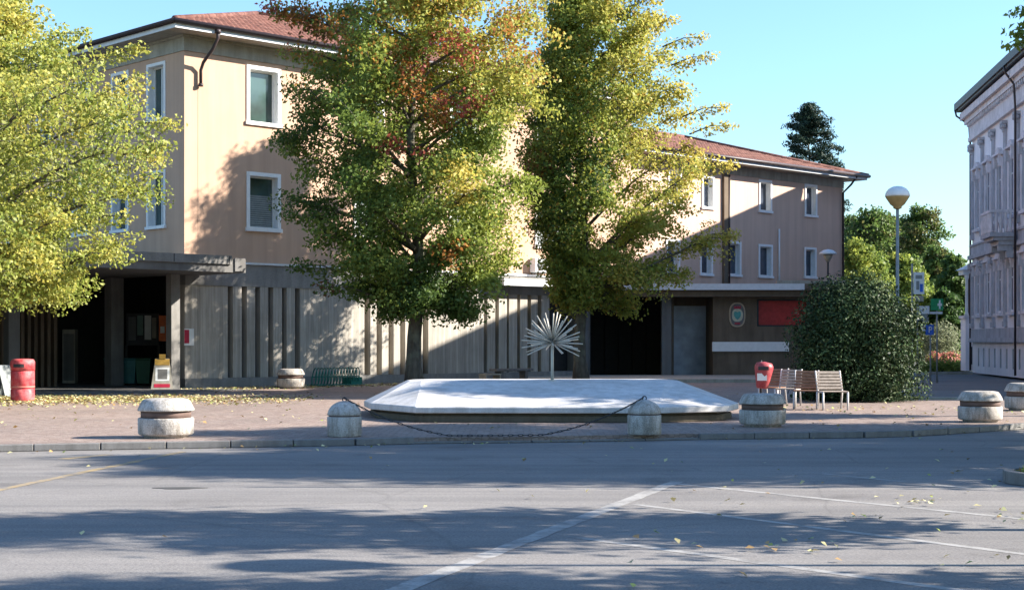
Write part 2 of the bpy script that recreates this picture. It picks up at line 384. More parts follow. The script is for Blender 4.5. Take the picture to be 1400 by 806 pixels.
# floor under the porticoes
# building frame of the long facade
PHI = math.atan2(.6953, .7187); dA = Vector((math.cos(PHI), math.sin(PHI))); nA = Vector((-dA.y, dA.x))
P0 = Vector((-11.2, 52.0))
def tA(px, off=0, P=P0):        # coordinate along the facade seen at photo column px, in the plane 'off' metres behind it
    u = (px-CX)/F; q = P + nA*off; return (u*q.y - q.x)/(dA.x - dA.y*u)
def zA(px, py, off=0, P=P0):
    t = tA(px, off, P); Y = (P + nA*off + dA*t).y; return CH - (py-HY)/F*Y
def wA(t, off=0): q = P0 + dA*t + nA*off; return (q.x, q.y)
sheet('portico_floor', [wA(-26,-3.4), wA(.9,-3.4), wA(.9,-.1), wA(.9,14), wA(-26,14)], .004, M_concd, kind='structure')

# painted lines
def line(px0, py0, px1, py1, wd, mat, name='road_marking', z=-.0965, ext=0):
    a = Vector(gp(px0, py0, -.1)); b = Vector(gp(px1, py1, -.1)); d = (b-a).normalized(); n = Vector((-d.y, d.x, 0))*wd/2; b = b + d*ext
    nseg = max(2, int((b-a).length/.25)); rr = random.Random(px0); top = []; bot = []
    for i in range(nseg+1):
        p = a.lerp(b, i/nseg); top.append(p + n*(1+rr.uniform(-.12,.12))); bot.append(p - n*(1+rr.uniform(-.12,.12)))
    mb = MB(); m = nseg+1; mb.add([(p.x,p.y,z) for p in top+bot], [(i, i+1, m+i+1, m+i) for i in range(nseg)])
    mb.build(name, mat, None, kind='structure')
line(545,806,925,658,.17,M_line, ext=0); line(470,835,545,806,.17,M_line)
line(925,661,1400,709,.12,M_line,'road_marking',-.0978,6); line(868,689,1400,757,.11,M_line,'road_marking',-.0978,4)
line(788,734,1265,800,.11,M_line,'road_marking',-.0978,4); line(1125,647,1325,667,.1,M_line,'road_marking',-.0978)
line(0,669,250,617,.13,M_yline); line(85,627,150,621,.2,M_yline,'road_marking',-.0978); line(-80,686,0,669,.13,M_yline)
# manhole-like patch in the road
o = MB(); c = gp(245,667,-.1); o.prism([(c[0]+.28*math.cos(a)*(1+.3*math.sin(3*a)), c[1]+.12*math.sin(a), ) for a in [k*.3 for k in range(21)]], -.0995, -.0955)
o.build('asphalt_patch', M_dark if False else plain('tar_patch', (.06,.058,.055), .9), None, kind='structure')

# grass island at the right edge
isl = []
ic = (8.9, 18.2)
for k in range(40):
    a = 2*math.pi*k/40; isl.append((ic[0]+3.0*math.cos(a), ic[1]+1.35*math.sin(a)))
im = MB(); im.prism([(ic[0]+(x-ic[0])*.955, ic[1]+(y-ic[1])*.91) for x,y in isl], -.098, .03); im.build('traffic_island', plain('island_soil', (.16,.15,.07), .95, .4, 5), None, kind='structure')
ik = bpy.data.objects.new('island_kerb', None); COL.objects.link(ik); ik['kind'] = 'structure'
for k in range(0, 40, 2):
    a0, a1 = 2*math.pi*(k+.03)/40, 2*math.pi*(k+1.97)/40; am = (a0+a1)/2
    P = lambda a, s: (ic[0]+3.0*s*math.cos(a), ic[1]+1.35*(s if s == 1 else s-.045)*math.sin(a))
    kb = MB(); kb.prism([P(a0,1), P(am,1), P(a1,1), P(a1,.96), P(am,.96), P(a0,.96)], -.0985, .05); kb.build('kerb_stone', M_kerb, ik, bevel=.01)

# ------------------------------------------------------------------ leaf machinery
def leaf_mesh(name, C, N, size, cols, mat, parent=None, aspect=.62, fold=.18, seed=0, **tags):
    rs = np.random.RandomState(seed); n = len(C)
    N = N/np.maximum(np.linalg.norm(N, axis=1, keepdims=True), 1e-6)
    r = rs.normal(size=(n,3)); T = np.cross(N, r); T /= np.maximum(np.linalg.norm(T, axis=1, keepdims=True), 1e-6); B = np.cross(N, T)
    s = size*(.65+.7*rs.rand(n,1)) if np.isscalar(size) else size[:,None]
    v = np.stack([C - T*s*.5, C + B*s*aspect*.5 + N*s*fold - T*s*.06, C + T*s*.5, C - B*s*aspect*.5 + N*s*fold - T*s*.06], axis=1).reshape(-1,3)
    me = bpy.data.meshes.new(name); me.vertices.add(4*n); me.vertices.foreach_set('co', v.astype(np.float32).ravel())
    me.loops.add(4*n); me.loops.foreach_set('vertex_index', np.arange(4*n, dtype=np.int32))
    me.polygons.add(n); me.polygons.foreach_set('loop_start', np.arange(0,4*n,4,dtype=np.int32)); me.polygons.foreach_set('loop_total', np.full(n,4,dtype=np.int32))
    me.update(); a = me.color_attributes.new('leafcol', 'FLOAT_COLOR', 'POINT')
    cc = np.ones((4*n,4), np.float32); cc[:,:3] = np.repeat(np.clip(cols,0,1), 4, axis=0); a.data.foreach_set('color', cc.ravel())
    me.materials.append(mat); o = bpy.data.objects.new(name, me); COL.objects.link(o)
    if parent: o.parent = parent
    for k, vv in tags.items(): o[k] = vv
    return o
PAL = dict(dk=(.052,.10,.026), gr=(.135,.20,.045), yg=(.29,.33,.06), ye=(.54,.45,.10), og=(.40,.17,.045), rd=(.40,.10,.07), br=(.14,.07,.03), pale=(.36,.38,.12))
def pal_mix(x):       # x 0..1 : dark green -> yellow
    ks = np.array([PAL['dk'], PAL['gr'], PAL['yg'], PAL['ye']]); p = np.clip(x,0,.999)*3; i = p.astype(int); f = (p-i)[:,None]
    return ks[i]*(1-f) + ks[i+1]*f

def make_tree(name, label, cat, base, trunk_z, env, n_leaves, leaf, colfn, seed, group=None, limbs=46, lean=(0,0), tr=.22, rise=.35,
              depth=.95, clump=.55, forks=None, bark=None, extra=None, mat=None, flat=.6, leaf_aspect=.62, subs=8):
    """env: list of (z, left extent, right extent) in metres about the trunk, z falling or rising; crown limbs reach the envelope."""
    rs = np.random.RandomState(seed); env = sorted(env); zs = [e[0] for e in env]; L = [e[1] for e in env]; Rr = [e[2] for e in env]
    t = thing(name, label, cat, base, 0, group)
    ztop = zs[-1]; zlow = zs[0]
    def Rad(th, z):
        l = np.interp(z, zs, L); r = np.interp(z, zs, Rr); c = math.cos(th); side = r if c > 0 else l; mean = (l+r)/2*depth
        return side*abs(c)**1.3 + mean*(1-abs(c)**1.3)
    bm = MB()
    def axis(z): f = z/ztop; return Vector((lean[0]*f + .12*math.sin(z*.8+seed)*min(1,z/2), lean[1]*f + .1*math.cos(z*.7+seed)*min(1,z/2), z))
    zz = np.linspace(-.05, ztop*.93, 16); rads = [tr*(1-.93*(z/ztop))*(1+.55*math.exp(-max(z,0)*3.5)) for z in zz]
    bm.tube([axis(z) for z in zz], rads, 12)
    clumps = []; CR = []
    for i in range(limbs):
        lrnd = rs.rand()
        f = (i+.5)/limbs; ze = zlow + (ztop-zlow)*(f**.92); th = i*2.39996 + rs.uniform(-.3,.3)
        Re = Rad(th, ze)*rs.uniform(.80,1.06); zb = max(trunk_z*.85, ze - Re*rise - .3 if f > .12 else trunk_z + .2*rs.rand())
        zb = min(zb, ztop*.9); A = axis(zb); E = axis(ze)*1.0; E = Vector((axis(ze).x + Re*math.cos(th), axis(ze).y + Re*math.sin(th), ze))
        mid = A.lerp(E, .5) + Vector((0,0,.12*Re*(1 if f > .2 else .6))); r0 = tr*.42*(1-.6*f)
        pts = []
        for k in range(7):
            s = k/6; p = A*(1-s)**2 + mid*2*s*(1-s) + E*s*s; pts.append(p + Vector(rs.normal(size=3)*.05*s))
        bm.tube(pts, [max(.012, r0*(1-.9*k/6)) for k in range(7)], 6)
        for k in range(subs):
            s = .28 + .72*(k+.5)/subs; p = A*(1-s)**2 + mid*2*s*(1-s) + E*s*s
            a2 = th + rs.choice([-1,1])*rs.uniform(.4,1.3); ln = Re*rs.uniform(.14,.34)*(1.15-s*.5)+.15
            q = p + Vector((math.cos(a2)*ln, math.sin(a2)*ln, ln*rs.uniform(-.75,1.0)))
            bm.tube([p, p.lerp(q,.5)+Vector((0,0,.05)), q], [max(.009, r0*.3), .012, .006], 4, False)
            clumps.append((q, rs.uniform(.5,1.1))); clumps.append((p.lerp(q,.45), rs.uniform(.45,.85)))
        for s in (.12,.26): clumps.append((A*(1-s)**2 + mid*2*s*(1-s) + E*s*s + Vector(rs.normal(size=3)*.3), rs.uniform(.45,.8)))
        clumps.append((E, rs.uniform(.35,.6))); clumps.append((E.lerp(mid,.12), .6))
        CR += [lrnd]*(len(clumps)-len(CR))
    for k in range(10):      # leader tuft
        p = axis(ztop*.9) + Vector((rs.normal()*.35, rs.normal()*.35, (ztop*.1)*rs.rand())); clumps.append((p, .55))
    if extra:
        for p, q, r in extra:   # extra sprays: twig from p to q with a tuft
            bm.tube([p, ((p[0]+q[0])/2, (p[1]+q[1])/2, (p[2]+q[2])/2+.15), q], [.03,.02,.008], 5)
            for s in (.3,.5,.65,.8,.92,1): clumps.append((Vector(p).lerp(Vector(q), s), r*1.7*(1.15-.35*s)))
    bm.build('trunk', bark or M_bark, t)
    P = np.array([list(c[0]) for c in clumps]); S = np.array([c[1] for c in clumps])*clump
    wgt = S**1.7; wgt /= wgt.sum(); idx = rs.choice(len(P), n_leaves, p=wgt)
    d = rs.normal(size=(n_leaves,3)); d /= np.linalg.norm(d, axis=1, keepdims=True); rr = rs.rand(n_leaves,1)**.42
    C = P[idx] + d*rr*S[idx][:,None]*np.array([1.25,1.25,flat])
    ctr = np.array([lean[0]*.5, lean[1]*.5, 0]); out = C - ctr; out[:,2] = 0; out /= np.maximum(np.linalg.norm(out,axis=1,keepdims=True),.01)
    N = out*.45 + np.array([0,-.1,.3]) + rs.normal(size=(n_leaves,3))*.7
    CR += [.5]*(len(clumps)-len(CR)); crand = (np.array(CR)*.5 + rs.rand(len(P))*.5)[idx]; crand = .5+(crand-.5)*1.35; lrand = rs.rand(n_leaves)
    cols = colfn(C, crand, lrand, P[idx], rs)
    leaf_mesh('crown', C, N, leaf, cols, mat or M_leaf, t, leaf_aspect, .16, seed+5)
    return t
def env_px(rows, px0, Y, sh=.12):
    s = Y/F; return [(CH - (y-HY)*s, max(.05, (px0-l)*s-sh), max(.05, (r-px0)*s-sh)) for y, l, r in rows]
def patch(cols, C, rs, spots, lrand, P=None):
    Q = C if P is None else C*.3 + P*.7
    for (x, y, z), r, c, p in spots:
        d2 = ((Q - np.array([x,y,z]))**2*np.array([1,.25,1])).sum(1); m = (d2 < (r*(.7+.6*lrand))**2) & (rs.rand(len(C)) < p)
        cols[m] = np.array(c)*(.75+.5*rs.rand(m.sum(),1))
    return cols

# ================================================================== BUILDING A : the long peach building with concrete ground floor
A = thing('civic_building', 'large peach rendered building with tiled hip roof and ribbed concrete ground floor', 'building', (P0.x, P0.y, 0), PHI)
fA = lambda u, d, z: (u, d, z)            # front wall local coordinates
fL = lambda u, d, z: (d, u, z)            # left side wall (u runs back into depth)
LA = 23.0; HW = 12.05; WD = 19.0
fw = []
for t in (3.25, 8.05, 12.85, 17.65):
    for (a, b) in ((5.62, 7.46), (9.38, 11.23)): fw.append((t-.60, t+.60, a, b))
mb = MB(); grid_wall(mb, 0, LA, 4.3, HW, fw, fA, .28)
lw = []
for v in (1.8, 4.27, 7.2, 10.1, 13.0):
    for (a, b) in ((5.62, 7.46), (9.38, 11.23)): lw.append((v-.52, v+.52, a, b))
grid_wall(mb, 0, WD, 4.3, HW, lw, fL, .28)
mb.add([(LA,0,4.3),(LA,WD,4.3),(LA,WD,HW),(LA,0,HW)], [(0,1,2,3)]); mb.add([(0,WD,0),(LA,WD,0),(LA,WD,HW),(0,WD,HW)], [(0,1,2,3)])
mb.add([(.02,.02,4.3),(LA,.02,4.3),(LA,WD,4.3),(.02,WD,4.3)], [(0,1,2,3)])
mb.build('wall', M_pink, A)
for h in fw: window(A, fA, *h, mullion=False, blind=h[2] < 7)
for h in lw: window(A, fL, *h, trim=.1)
# cornice, soffit, gutters
m = MB(); m.box((-.05,-.05,11.52),(LA+.05,0,11.98)); m.box((-.05,0,11.52),(-.0,WD,11.98)); m.box((-.13,-.13,11.98),(LA+.13,0,12.06)); m.box((-.13,0,11.98),(0,WD,12.06)); m.build('cornice', M_corn, A)
m = MB(); m.box((-.9,-.9,12.07),(LA+.6,WD+.9,12.13)); m.build('soffit', M_corn, A)
m = MB(); m.box((-.93,-.93,12.05),(LA+.6,-.901,12.2)); m.box((-.93,-.9,12.05),(-.901,WD+.9,12.2)); m.build('fascia', M_offw, A)
m = MB()
for a, b in (((-1.02,-1.02,12.27),(LA+.6,-1.02,12.27)), ((-1.02,-1.02,12.27),(-1.02,WD+.9,12.27))): m.tube([a,b], .085, 8)
m.build('gutter', M_gut, A)
hip_roof(A, -.98, LA+1, -.98, WD+.98, 12.24)
# rainwater pipe: hooks from the gutter to the wall and stops as in the photo
m = MB(); xp = tA(276); zp = zA(272, 117)
m.tube([(xp,-1.0,12.2),(xp,-1.0,11.9),(xp-.05,-.75,11.55),(xp-.12,-.28,11.15),(xp-.12,-.12,10.9),(xp-.12,-.12,zp)], .06, 8)
m.lathe([(.1,0),(.1,.14)], 10, (xp,-1.0,12.05)); m.lathe([(.085,0),(.085,.1)], 10, (xp-.12,-.12,zp-.05)); m.build('downpipe', M_gut, A)
m = MB(); m.box((xp-.16,-.008,4.3),(xp-.05,-.001,zp-.06)); m.build('wall_pipe_cover', M_pink, A)
# concrete ground floor
x_end = tA(803); PT = 3.52; PB = .32
cw = MB(); cw.box((0.0,-.06,0),(x_end,.3,PB)); cw.box((0,-.06,PT),(x_end,.3,4.3)); cw.build('concrete_band', M_conc, A)
m = MB(); m.box((-.02,-.12,4.3),(x_end,.02,4.37)); m.build('coping', M_offw, A)
panels = [(248,310.7), (409.3,497.5), (585,661)]
for i, (a, b) in enumerate(panels):
    m = MB(); m.box((max(0,tA(a)),-.03,PB),(tA(b),.28,PT)); m.build('board_panel', M_board, A)
fins = [(317.5,329.4),(336.5,347.8),(354.8,365.7),(372.6,384.5),(391,402.4),(505,513.7),(521,530),(537,546),(553,561),(566,577),(665,676),(681,692),(695,706),(710,720),(725,734),(739,750)]
for a, b in fins:
    m = MB(); m.box((tA(a),-.05,PB+.002),(tA(b),.42,PT-.002)); m.build('fin', M_board, A, bevel=.008)
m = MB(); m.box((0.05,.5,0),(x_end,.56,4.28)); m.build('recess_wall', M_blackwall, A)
# pale ledge above the far fins
m = MB(); m.box((tA(672),-.75,3.86),(x_end,-.061,4.12)); m.build('ledge', M_offw, A)
# far pier at the end
m = MB(); m.box((tA(786),-.05,PB+.002),(x_end,.45,PT-.002)); m.build('pier', M_concd, A)
# canopy in front of the left corner
cof = -2.75; xc1 = tA(336, cof); 
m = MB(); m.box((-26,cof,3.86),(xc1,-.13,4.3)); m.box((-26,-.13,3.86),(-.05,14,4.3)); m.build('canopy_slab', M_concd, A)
m = MB(); m.box((-26,cof-.09,4.12),(xc1-.6,cof-.001,4.40)); m.box((-26,cof-.09,4.12-.0),(-25.9,-.0,4.4)); m.build('canopy_edge_board', M_conc, A)
for px in (312, 236, 100):
    m = MB(); x = tA(px, cof); m.box((x-.015,cof-.096,4.13),(x+.015,cof-.0905,4.39)); m.build('edge_board_joint', M_dark, A)
m = MB(); m.box((xc1-.45,cof-.05,3.9),(xc1-.05,cof-.001,4.33)); m.build('canopy_end_block', M_concd, A)
# columns and dark back walls of the left portico
for px, off, ww in ((236.5,-.35,.34),(156,4.2,.5),(16,3.0,.4),(-40,3.0,.4)):
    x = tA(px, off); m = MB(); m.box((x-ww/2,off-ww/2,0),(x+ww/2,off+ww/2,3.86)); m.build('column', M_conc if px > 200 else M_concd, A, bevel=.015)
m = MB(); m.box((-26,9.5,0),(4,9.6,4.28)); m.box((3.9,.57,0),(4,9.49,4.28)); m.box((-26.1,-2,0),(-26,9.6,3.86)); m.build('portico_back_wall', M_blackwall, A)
# dark vertical slats in the far left of the portico
for k in range(9):
    x = tA(2+k*9, 4.5); m = MB(); m.box((x,4.5,0),(x+.12,4.8,3.85)); m.build('slat', M_brown, A)
# air conditioner and dish (things of their own)
def wl(t, off, z): q = P0 + dA*t + nA*off; return (q.x, q.y, z)
tac = tA(733)
ac = thing('air_conditioner', 'white air conditioning unit on peach wall above pale ledge', 'air conditioner', wl(tac, 0, 4.47), PHI)
m = MB(); m.box((-.42,-.38,0),(.42,-.04,.58)); m.build('casing', M_white, ac, bevel=.02)
m = MB(); m.lathe([(.2,0),(.2,.015),(.03,.03)], 20, (-.12,-.38,.29), M=Matrix.Rotation(R(90),4,'X')); m.build('fan_grille', M_pole, ac)
m = MB(); m.box((-.3,-.3,-.06),(-.25,0,0)); m.box((.25,-.3,-.06),(.3,0,0)); m.build('bracket', M_pole, ac)

# ================================================================== BUILDING B : lower right part
PB0 = Vector(((1045-CX)/F*76.5, 76.5)); 
tb = lambda px: tA(px, 0, PB0)
zb = lambda px, py: zA(px, py, 0, PB0)
B = thing('rear_building', 'lower peach building with tiled roof beyond the trees, half in shadow', 'building', (PB0.x, PB0.y, 0), PHI)
bx0, bx1 = -11.5, tb(1152); HB = zb(1045, 232)
holes = []
def hb(pl, pr, pt, pb): a, b = tb(pl), tb(pr); c = (pl+pr)/2; return (a, b, zb(c, pb), zb(c, pt))
for q in ((1039,1053,249,288),(1101.5,1115,255,294),(1038.5,1054,337,377),(1101,1114,341,378),(996.5,1011,333,375),(958.5,972,332,374),(961,974,243,283),(915,929,236,279),(912,927,330,373)): holes.append(hb(*q))
m = MB(); grid_wall(m, bx0, bx1, 3.95, HB, holes, fA, .25)
m.add([(bx1,0,0),(bx1,12,0),(bx1,12,HB),(bx1,0,HB)], [(0,1,2,3)]); m.add([(bx0,0,3.95),(bx0,12,3.95),(bx0,12,HB),(bx0,0,HB)], [(0,1,2,3)])
m.add([(bx0,12,0),(bx1,12,0),(bx1,12,HB),(bx0,12,HB)], [(0,1,2,3)]); m.build('wall', M_pink2, B)
for h in holes: window(B, fA, *h, trim=.11, reveal=.25, glass=M_glassb, mullion=False)
m = MB(); m.box((bx0,-.05,HB-.45),(bx1+.05,0,HB-.05)); m.box((bx1,0,HB-.45),(bx1+.05,12,HB-.05)); m.build('cornice', M_corn, B)
m = MB(); m.box((bx0,-.9,HB),(bx1+.9,12.9,HB+.06)); m.build('soffit', M_corn, B)
m = MB(); m.box((bx0,-.93,HB-.02),(bx1+.93,-.901,HB+.12)); m.box((bx1+.901,-.9,HB-.02),(bx1+.93,12.9,HB+.12)); m.build('fascia', M_offw, B)
m = MB(); m.tube([(bx0,-1.02,HB+.18),(bx1+1.02,-1.02,HB+.18)], .085, 8); m.tube([(bx1+1.02,-1.02,HB+.18),(bx1+1.02,12.9,HB+.18)], .085, 8); m.build('gutter', M_gut, B)
hip_roof(B, bx0-7, bx1+.98, -.98, 12.98, HB+.14, .30)
m = MB(); x = tb(990); m.box((x-.16,-.14,4.0),(x+.16,-.001,HB-.451)); m.build('pilaster', M_brown, B)
m = MB(); x = tb(990)+.28; m.tube([(x,-.1,4),(x,-.1,HB-.5)], .05, 8); m.build('downpipe', M_gut, B)
m = MB(); x = bx1-.1; m.tube([(x,-.95,HB+.1),(x,-.6,HB-.3),(x,-.1,HB-.7),(x,-.1,.2)], .06, 8); m.build('downpipe', M_gut, B)
m = MB(); x = tb(1064); m.tube([(x,-.06,4),(x,-.06,zb(1064,313))], .045, 8); m.build('vent_pipe', M_white, B)

# ================================================================== BUILDING C : low portico with the emblem
C_ = thing('entrance_portico', 'low flat roofed entrance block with pale fascia, emblem wall and dark openings', 'building', (0, 66, 0))
X = lambda px, Y: (px-CX)/F*Y
Z = lambda py, Y: CH - (py-HY)/F*Y
def cb(name, mat, a, b, y0, y1, z0, z1, par=None, bevel=0):
    m = MB(); m.box((a, y0-66, z0), (b, y1-66, z1)); return m.build(name, mat, par or C_, bevel)
xr = X(1162, 66)
cb('fascia', M_offw, X(802,66), X(1100,66), 66, 66.2, Z(396,66), Z(387.5,66))
cb('fascia_end', M_brown, X(1100,66)+.002, xr, 66.02, 66.2, Z(396,66), Z(387.5,66)-.002)
cb('roof_slab', M_concd, X(802,66), xr, 66.201, 77, Z(396,66)+.02, Z(389,66))
cb('roof_upstand', M_corn, X(1060,67), xr+.05, 66.6, 66.75, Z(389,66), Z(383,66.5))
cb('beam', M_brown, X(802,66.4), xr, 66.3, 66.9, Z(405,66), Z(396,66)+.018)
YW = 67.0
wx0, wx1 = X(975,YW), X(1160,YW)
# emblem wall with opening for the red panel
m = MB(); hz0, hz1 = Z(446,YW), Z(404,YW); hx0, hx1 = X(1035,YW), X(1104,YW)
grid_wall(m, wx0, wx1, 0, Z(405,66), [(hx0,hx1,hz0,hz1-.15)], lambda u,d,z: (u, YW-66+d, z), .3); m.box((wx0,YW-66+.001,0),(wx0+.2,YW-66+4,Z(405,66)))
m.build('emblem_wall', M_brown, C_)
cb('recess_panel', M_redp, hx0, hx1, YW+.3, YW+.34, hz0, hz1)
m = MB()
for (a,b,c,d) in ((hx0,hx0+.1,hz0,hz1-.15),(hx0+.1,hx1,hz0,hz0+.07),(hx0+.1,hx1,hz1-.22,hz1-.15)): m.box((a,YW-66+.16,c),(b,YW-66+.28,d))
m.build('panel_frame', M_dark, C_)
cb('sill_band', M_white, wx0-.05, X(1078,YW), YW-.12, YW-.002, Z(480,YW), Z(467,YW))
YD = 69.5
cb('door_panel', plain('bluish_metal_door', (.30,.33,.40), .35, .3, 1.5, .2), X(921,YD), X(974,YD), YD, YD+.08, 0.05, Z(418,YD))
cb('door_lintel', M_brown, X(916,YD), wx0+.3, YD-.1, YD+.2, Z(418,YD)+.001, 3.85)
for a,b in ((905,918),): cb('column', M_concd, X(a,67), X(b,67), 67, 67.5, 0, 3.9)
cb('column', M_concd, X(801,66.3), X(807,66.3), 66.3, 66.7, 0, 3.9)
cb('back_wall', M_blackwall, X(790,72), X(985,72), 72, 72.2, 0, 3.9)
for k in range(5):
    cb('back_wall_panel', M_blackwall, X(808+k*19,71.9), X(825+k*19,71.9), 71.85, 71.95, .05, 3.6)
cb('door_side_wall', M_brown, X(918,67.6), X(921,67.6), 67.51, 72, 0, 3.9)
# door jamb handle
cb('door_handle', M_dark, X(969,YD), X(971,YD), YD-.1, YD-.001, 1.0, 1.35)
# step
sheet('entrance_floor', [(X(640,60),60),(X(1085,62),62),(11.3,66),(11.3,76),(2,76),(0,63.2)], .005, M_concd, kind='structure')
m = MB(); m.box((X(700,58.5),58.5,.001),(10.6,59.0,.14)); m.box((X(700,58.5)+.6,59.0,.001),(10.6,66.3,.13)); m.build('entrance_step', M_corn, None, kind='structure')

# emblem plaque
em = thing('emblem_plaque', 'oval municipal emblem plaque with teal shield on brown wall', 'emblem', (X(1008,66.95), 66.99, Z(430,66.95)))
def oval(rx, rz, y0, y1, n=28, cx=0, cz=0, e=2.6):
    m = MB(); pts = []
    for k in range(n):
        a = 2*math.pi*k/n; ca, sa = math.cos(a), math.sin(a); pts.append((cx+rx*abs(ca)**(2/e)*math.copysign(1,ca), cz+rz*abs(sa)**(2/e)*math.copysign(1,sa)))
    vs = [(x,y0,z) for x,z in pts] + [(x,y1,z) for x,z in pts]; m.add(vs, [tuple(range(n)), tuple(range(n,2*n))[::-1]] + [(i,n+i,n+(i+1)%n,(i+1)%n) for i in range(n)]); return m
oval(.36,.54,-.05,0).build('plaque', plain('plaque_tan',(.42,.32,.22),.6), em)
oval(.30,.48,-.062,-.051).build('ring', M_concd, em)
oval(.24,.28,-.075,-.063, cz=-.02).build('wreath', plain('wreath_cream',(.5,.48,.36),.6), em)
m = MB(); sh = [(-.15,.12),(-.08,.15),(0,.11),(.08,.15),(.15,.12),(.15,-.05),(.08,-.16),(0,-.22),(-.08,-.16),(-.15,-.05)]
m.add([(x,-.09,z) for x,z in sh]+[(x,-.076,z) for x,z in sh], [tuple(range(10))]+[(i,10+i,10+(i+1)%10,(i+1)%10) for i in range(10)]); m.build('shield', M_teal, em)
m = MB(); m.box((-.14,-.09,.27),(.14,-.063,.33))
for x in (-.12,-.04,.04,.12): m.box((x-.02,-.09,.331),(x+.02,-.063,.39))
m.build('crown', M_darkred, em); m = MB(); m.box((-.12,-.085,-.42),(.12,-.063,-.35)); m.build('ribbon', M_darkred, em)

# ================================================================== PALAZZO on the right
PP = Vector((23.6, 78.0)); PROT = math.atan2(-.992, -.125)
PZ = thing('ornate_palace', 'ornate pale stuccoed palace with pilasters and balcony at the right edge', 'building', (PP.x, PP.y, 0), PROT)
LP = 35.5; HP = 13.4; DP = 14
fP = lambda u, d, z: (u, d, z)
def sp(px, off=0):
    u = (px-CX)/F; X0 = PP.x + .992*off; Y0 = PP.y - .125*off; return (X0-Y0*u)/(.125-.992*u)
base_w = []; g_w = []; u_w = []
wx = [1.75 + 2.85*k for k in range(12)]
for x in wx:
    base_w.append((x-.2, x+.2, .35, 1.25)); g_w.append((x-.5, x+.5, 3.0, 5.1)); u_w.append((x-.5, x+.5, 7.3, 9.9))
extra_b = [(x+1.42-.2, x+1.42+.2, .35, 1.25) for x in wx]
# plain wall
m = MB(); grid_wall(m, 0, LP, 0, HP, base_w+extra_b+g_w+u_w, fP, .07)
m.add([(0,0,0),(0,DP,0),(0,DP,HP),(0,0,HP)], [(0,1,2,3)]); m.add([(LP,0,0),(LP,DP,0),(LP,DP,HP),(LP,0,HP)], [(0,1,2,3)]); m.add([(0,DP,0),(LP,DP,0),(LP,DP,HP),(0,DP,HP)], [(0,1,2,3)])
m.build('wall', M_pal, PZ)
m = MB(); m.box((-8.6,2.9,0),(-.002,DP+4,14.3)); m.build('shade_wing', M_pal, PZ)  # unseen wing added to cast shade on the rear building's right end
m = MB(); m.box((-9.2,2.3,14.301),(0,DP+4.6,14.7)); m.build('shade_wing_eaves', M_gut, PZ)
def pal_window(a, b, c, d, arched=False, ped=True):
    m = MB(); t = .16
    abox(m, fP, a-t, a, -.08, .0, c-.1, d+t); abox(m, fP, b, b+t, -.08, .0, c-.1, d+t); abox(m, fP, a, b, -.08, .0, d, d+t); abox(m, fP, a-t-.08, b+t+.08, -.2, 0, c-.24, c-.1)
    if ped:
        abox(m, fP, a-t-.1, b+t+.1, -.26, 0, d+t+.12, d+t+.22)
        n = 9
        for k in range(n):
            xa = a-t + (b-a+2*t)*k/n; hh = .28*math.sin(math.pi*(k+.5)/n); abox(m, fP, xa, xa+(b-a+2*t)/n, -.16, 0, d+t+.22, d+t+.22+hh)
        abox(m, fP, a-t, a-t+.14, -.22, -.081, d-.25, d+t+.12); abox(m, fP, b+t-.14, b+t, -.22, -.081, d-.25, d+t+.12)
    w = m.build('window', M_palst, PZ)
    p = MB(); abox(p, fP, a, b, .05, .07, c, d); p.build('pane', M_glassp, w)
    s = MB(); abox(s, fP, (a+b)/2-.03, (a+b)/2+.03, .03, .049, c, d); abox(s, fP, a, b, .031, .048, c+(d-c)*.68, c+(d-c)*.68+.06); s.build('sash', M_offw, w)
for h in g_w + u_w: pal_window(*h)
for h in base_w + extra_b:
    m = MB(); abox(m, fP, h[0], h[1], .04, .065, h[2], h[3]); m.build('basement_window', M_glassd, PZ)
for k in range(13):
    x = .32 + 2.85*k
    for z0, z1 in ((2.25,5.55),(6.75,11.6)):
        m = MB(); m.box((x-.24,-.16,z0),(x+.24,-.001,z0+.25)); m.box((x-.19,-.12,z0+.251),(x+.19,-.001,z1-.5))
        m.box((x-.05,-.14,z0+.3),(x+.05,-.121,z1-.55))
        p = m.build('pilaster', M_palg, PZ)
        c = MB(); c.box((x-.28,-.26,z1-.14),(x+.28,-.001,z1)); c.box((x-.2,-.17,z1-.499),(x+.2,-.001,z1-.4))
        for s in (-1,1): c.lathe([(.09,-.1),(.12,0),(.09,.1)], 10, (x+s*.19,-.16,z1-.24), M=Matrix.Rotation(R(90),4,'X'))
        c.box((x-.16,-.2,z1-.4),(x+.16,-.002,z1-.141)); c.build('capital', M_palg, p)
m = MB(); m.box((0,-.2,1.55),(LP,-.001,1.75)); m.box((0,-.08,1.751),(LP,-.001,2.2)); m.box((0,-.25,5.75),(LP,-.001,5.95)); m.box((0,-.1,5.951),(LP,-.001,6.4)); m.box((0,-.16,6.401),(LP,-.001,6.5)); m.build('string_course', M_palg, PZ)
m = MB(); m.box((-.1,-.2,11.8),(LP,-.001,12.0)); m.box((-.12,-.14,12.001),(LP,-.001,12.7)); m.box((-.3,-.36,12.701),(LP,-.001,12.95)); m.box((-.5,-.55,12.951),(LP,-.001,13.3)); m.build('cornice', M_palst, PZ)
m = MB(); x = .3
while x < LP: m.box((x,-.33,12.52),(x+.12,-.141,12.69)); x += .42
m.build('dentils', M_palst, PZ)
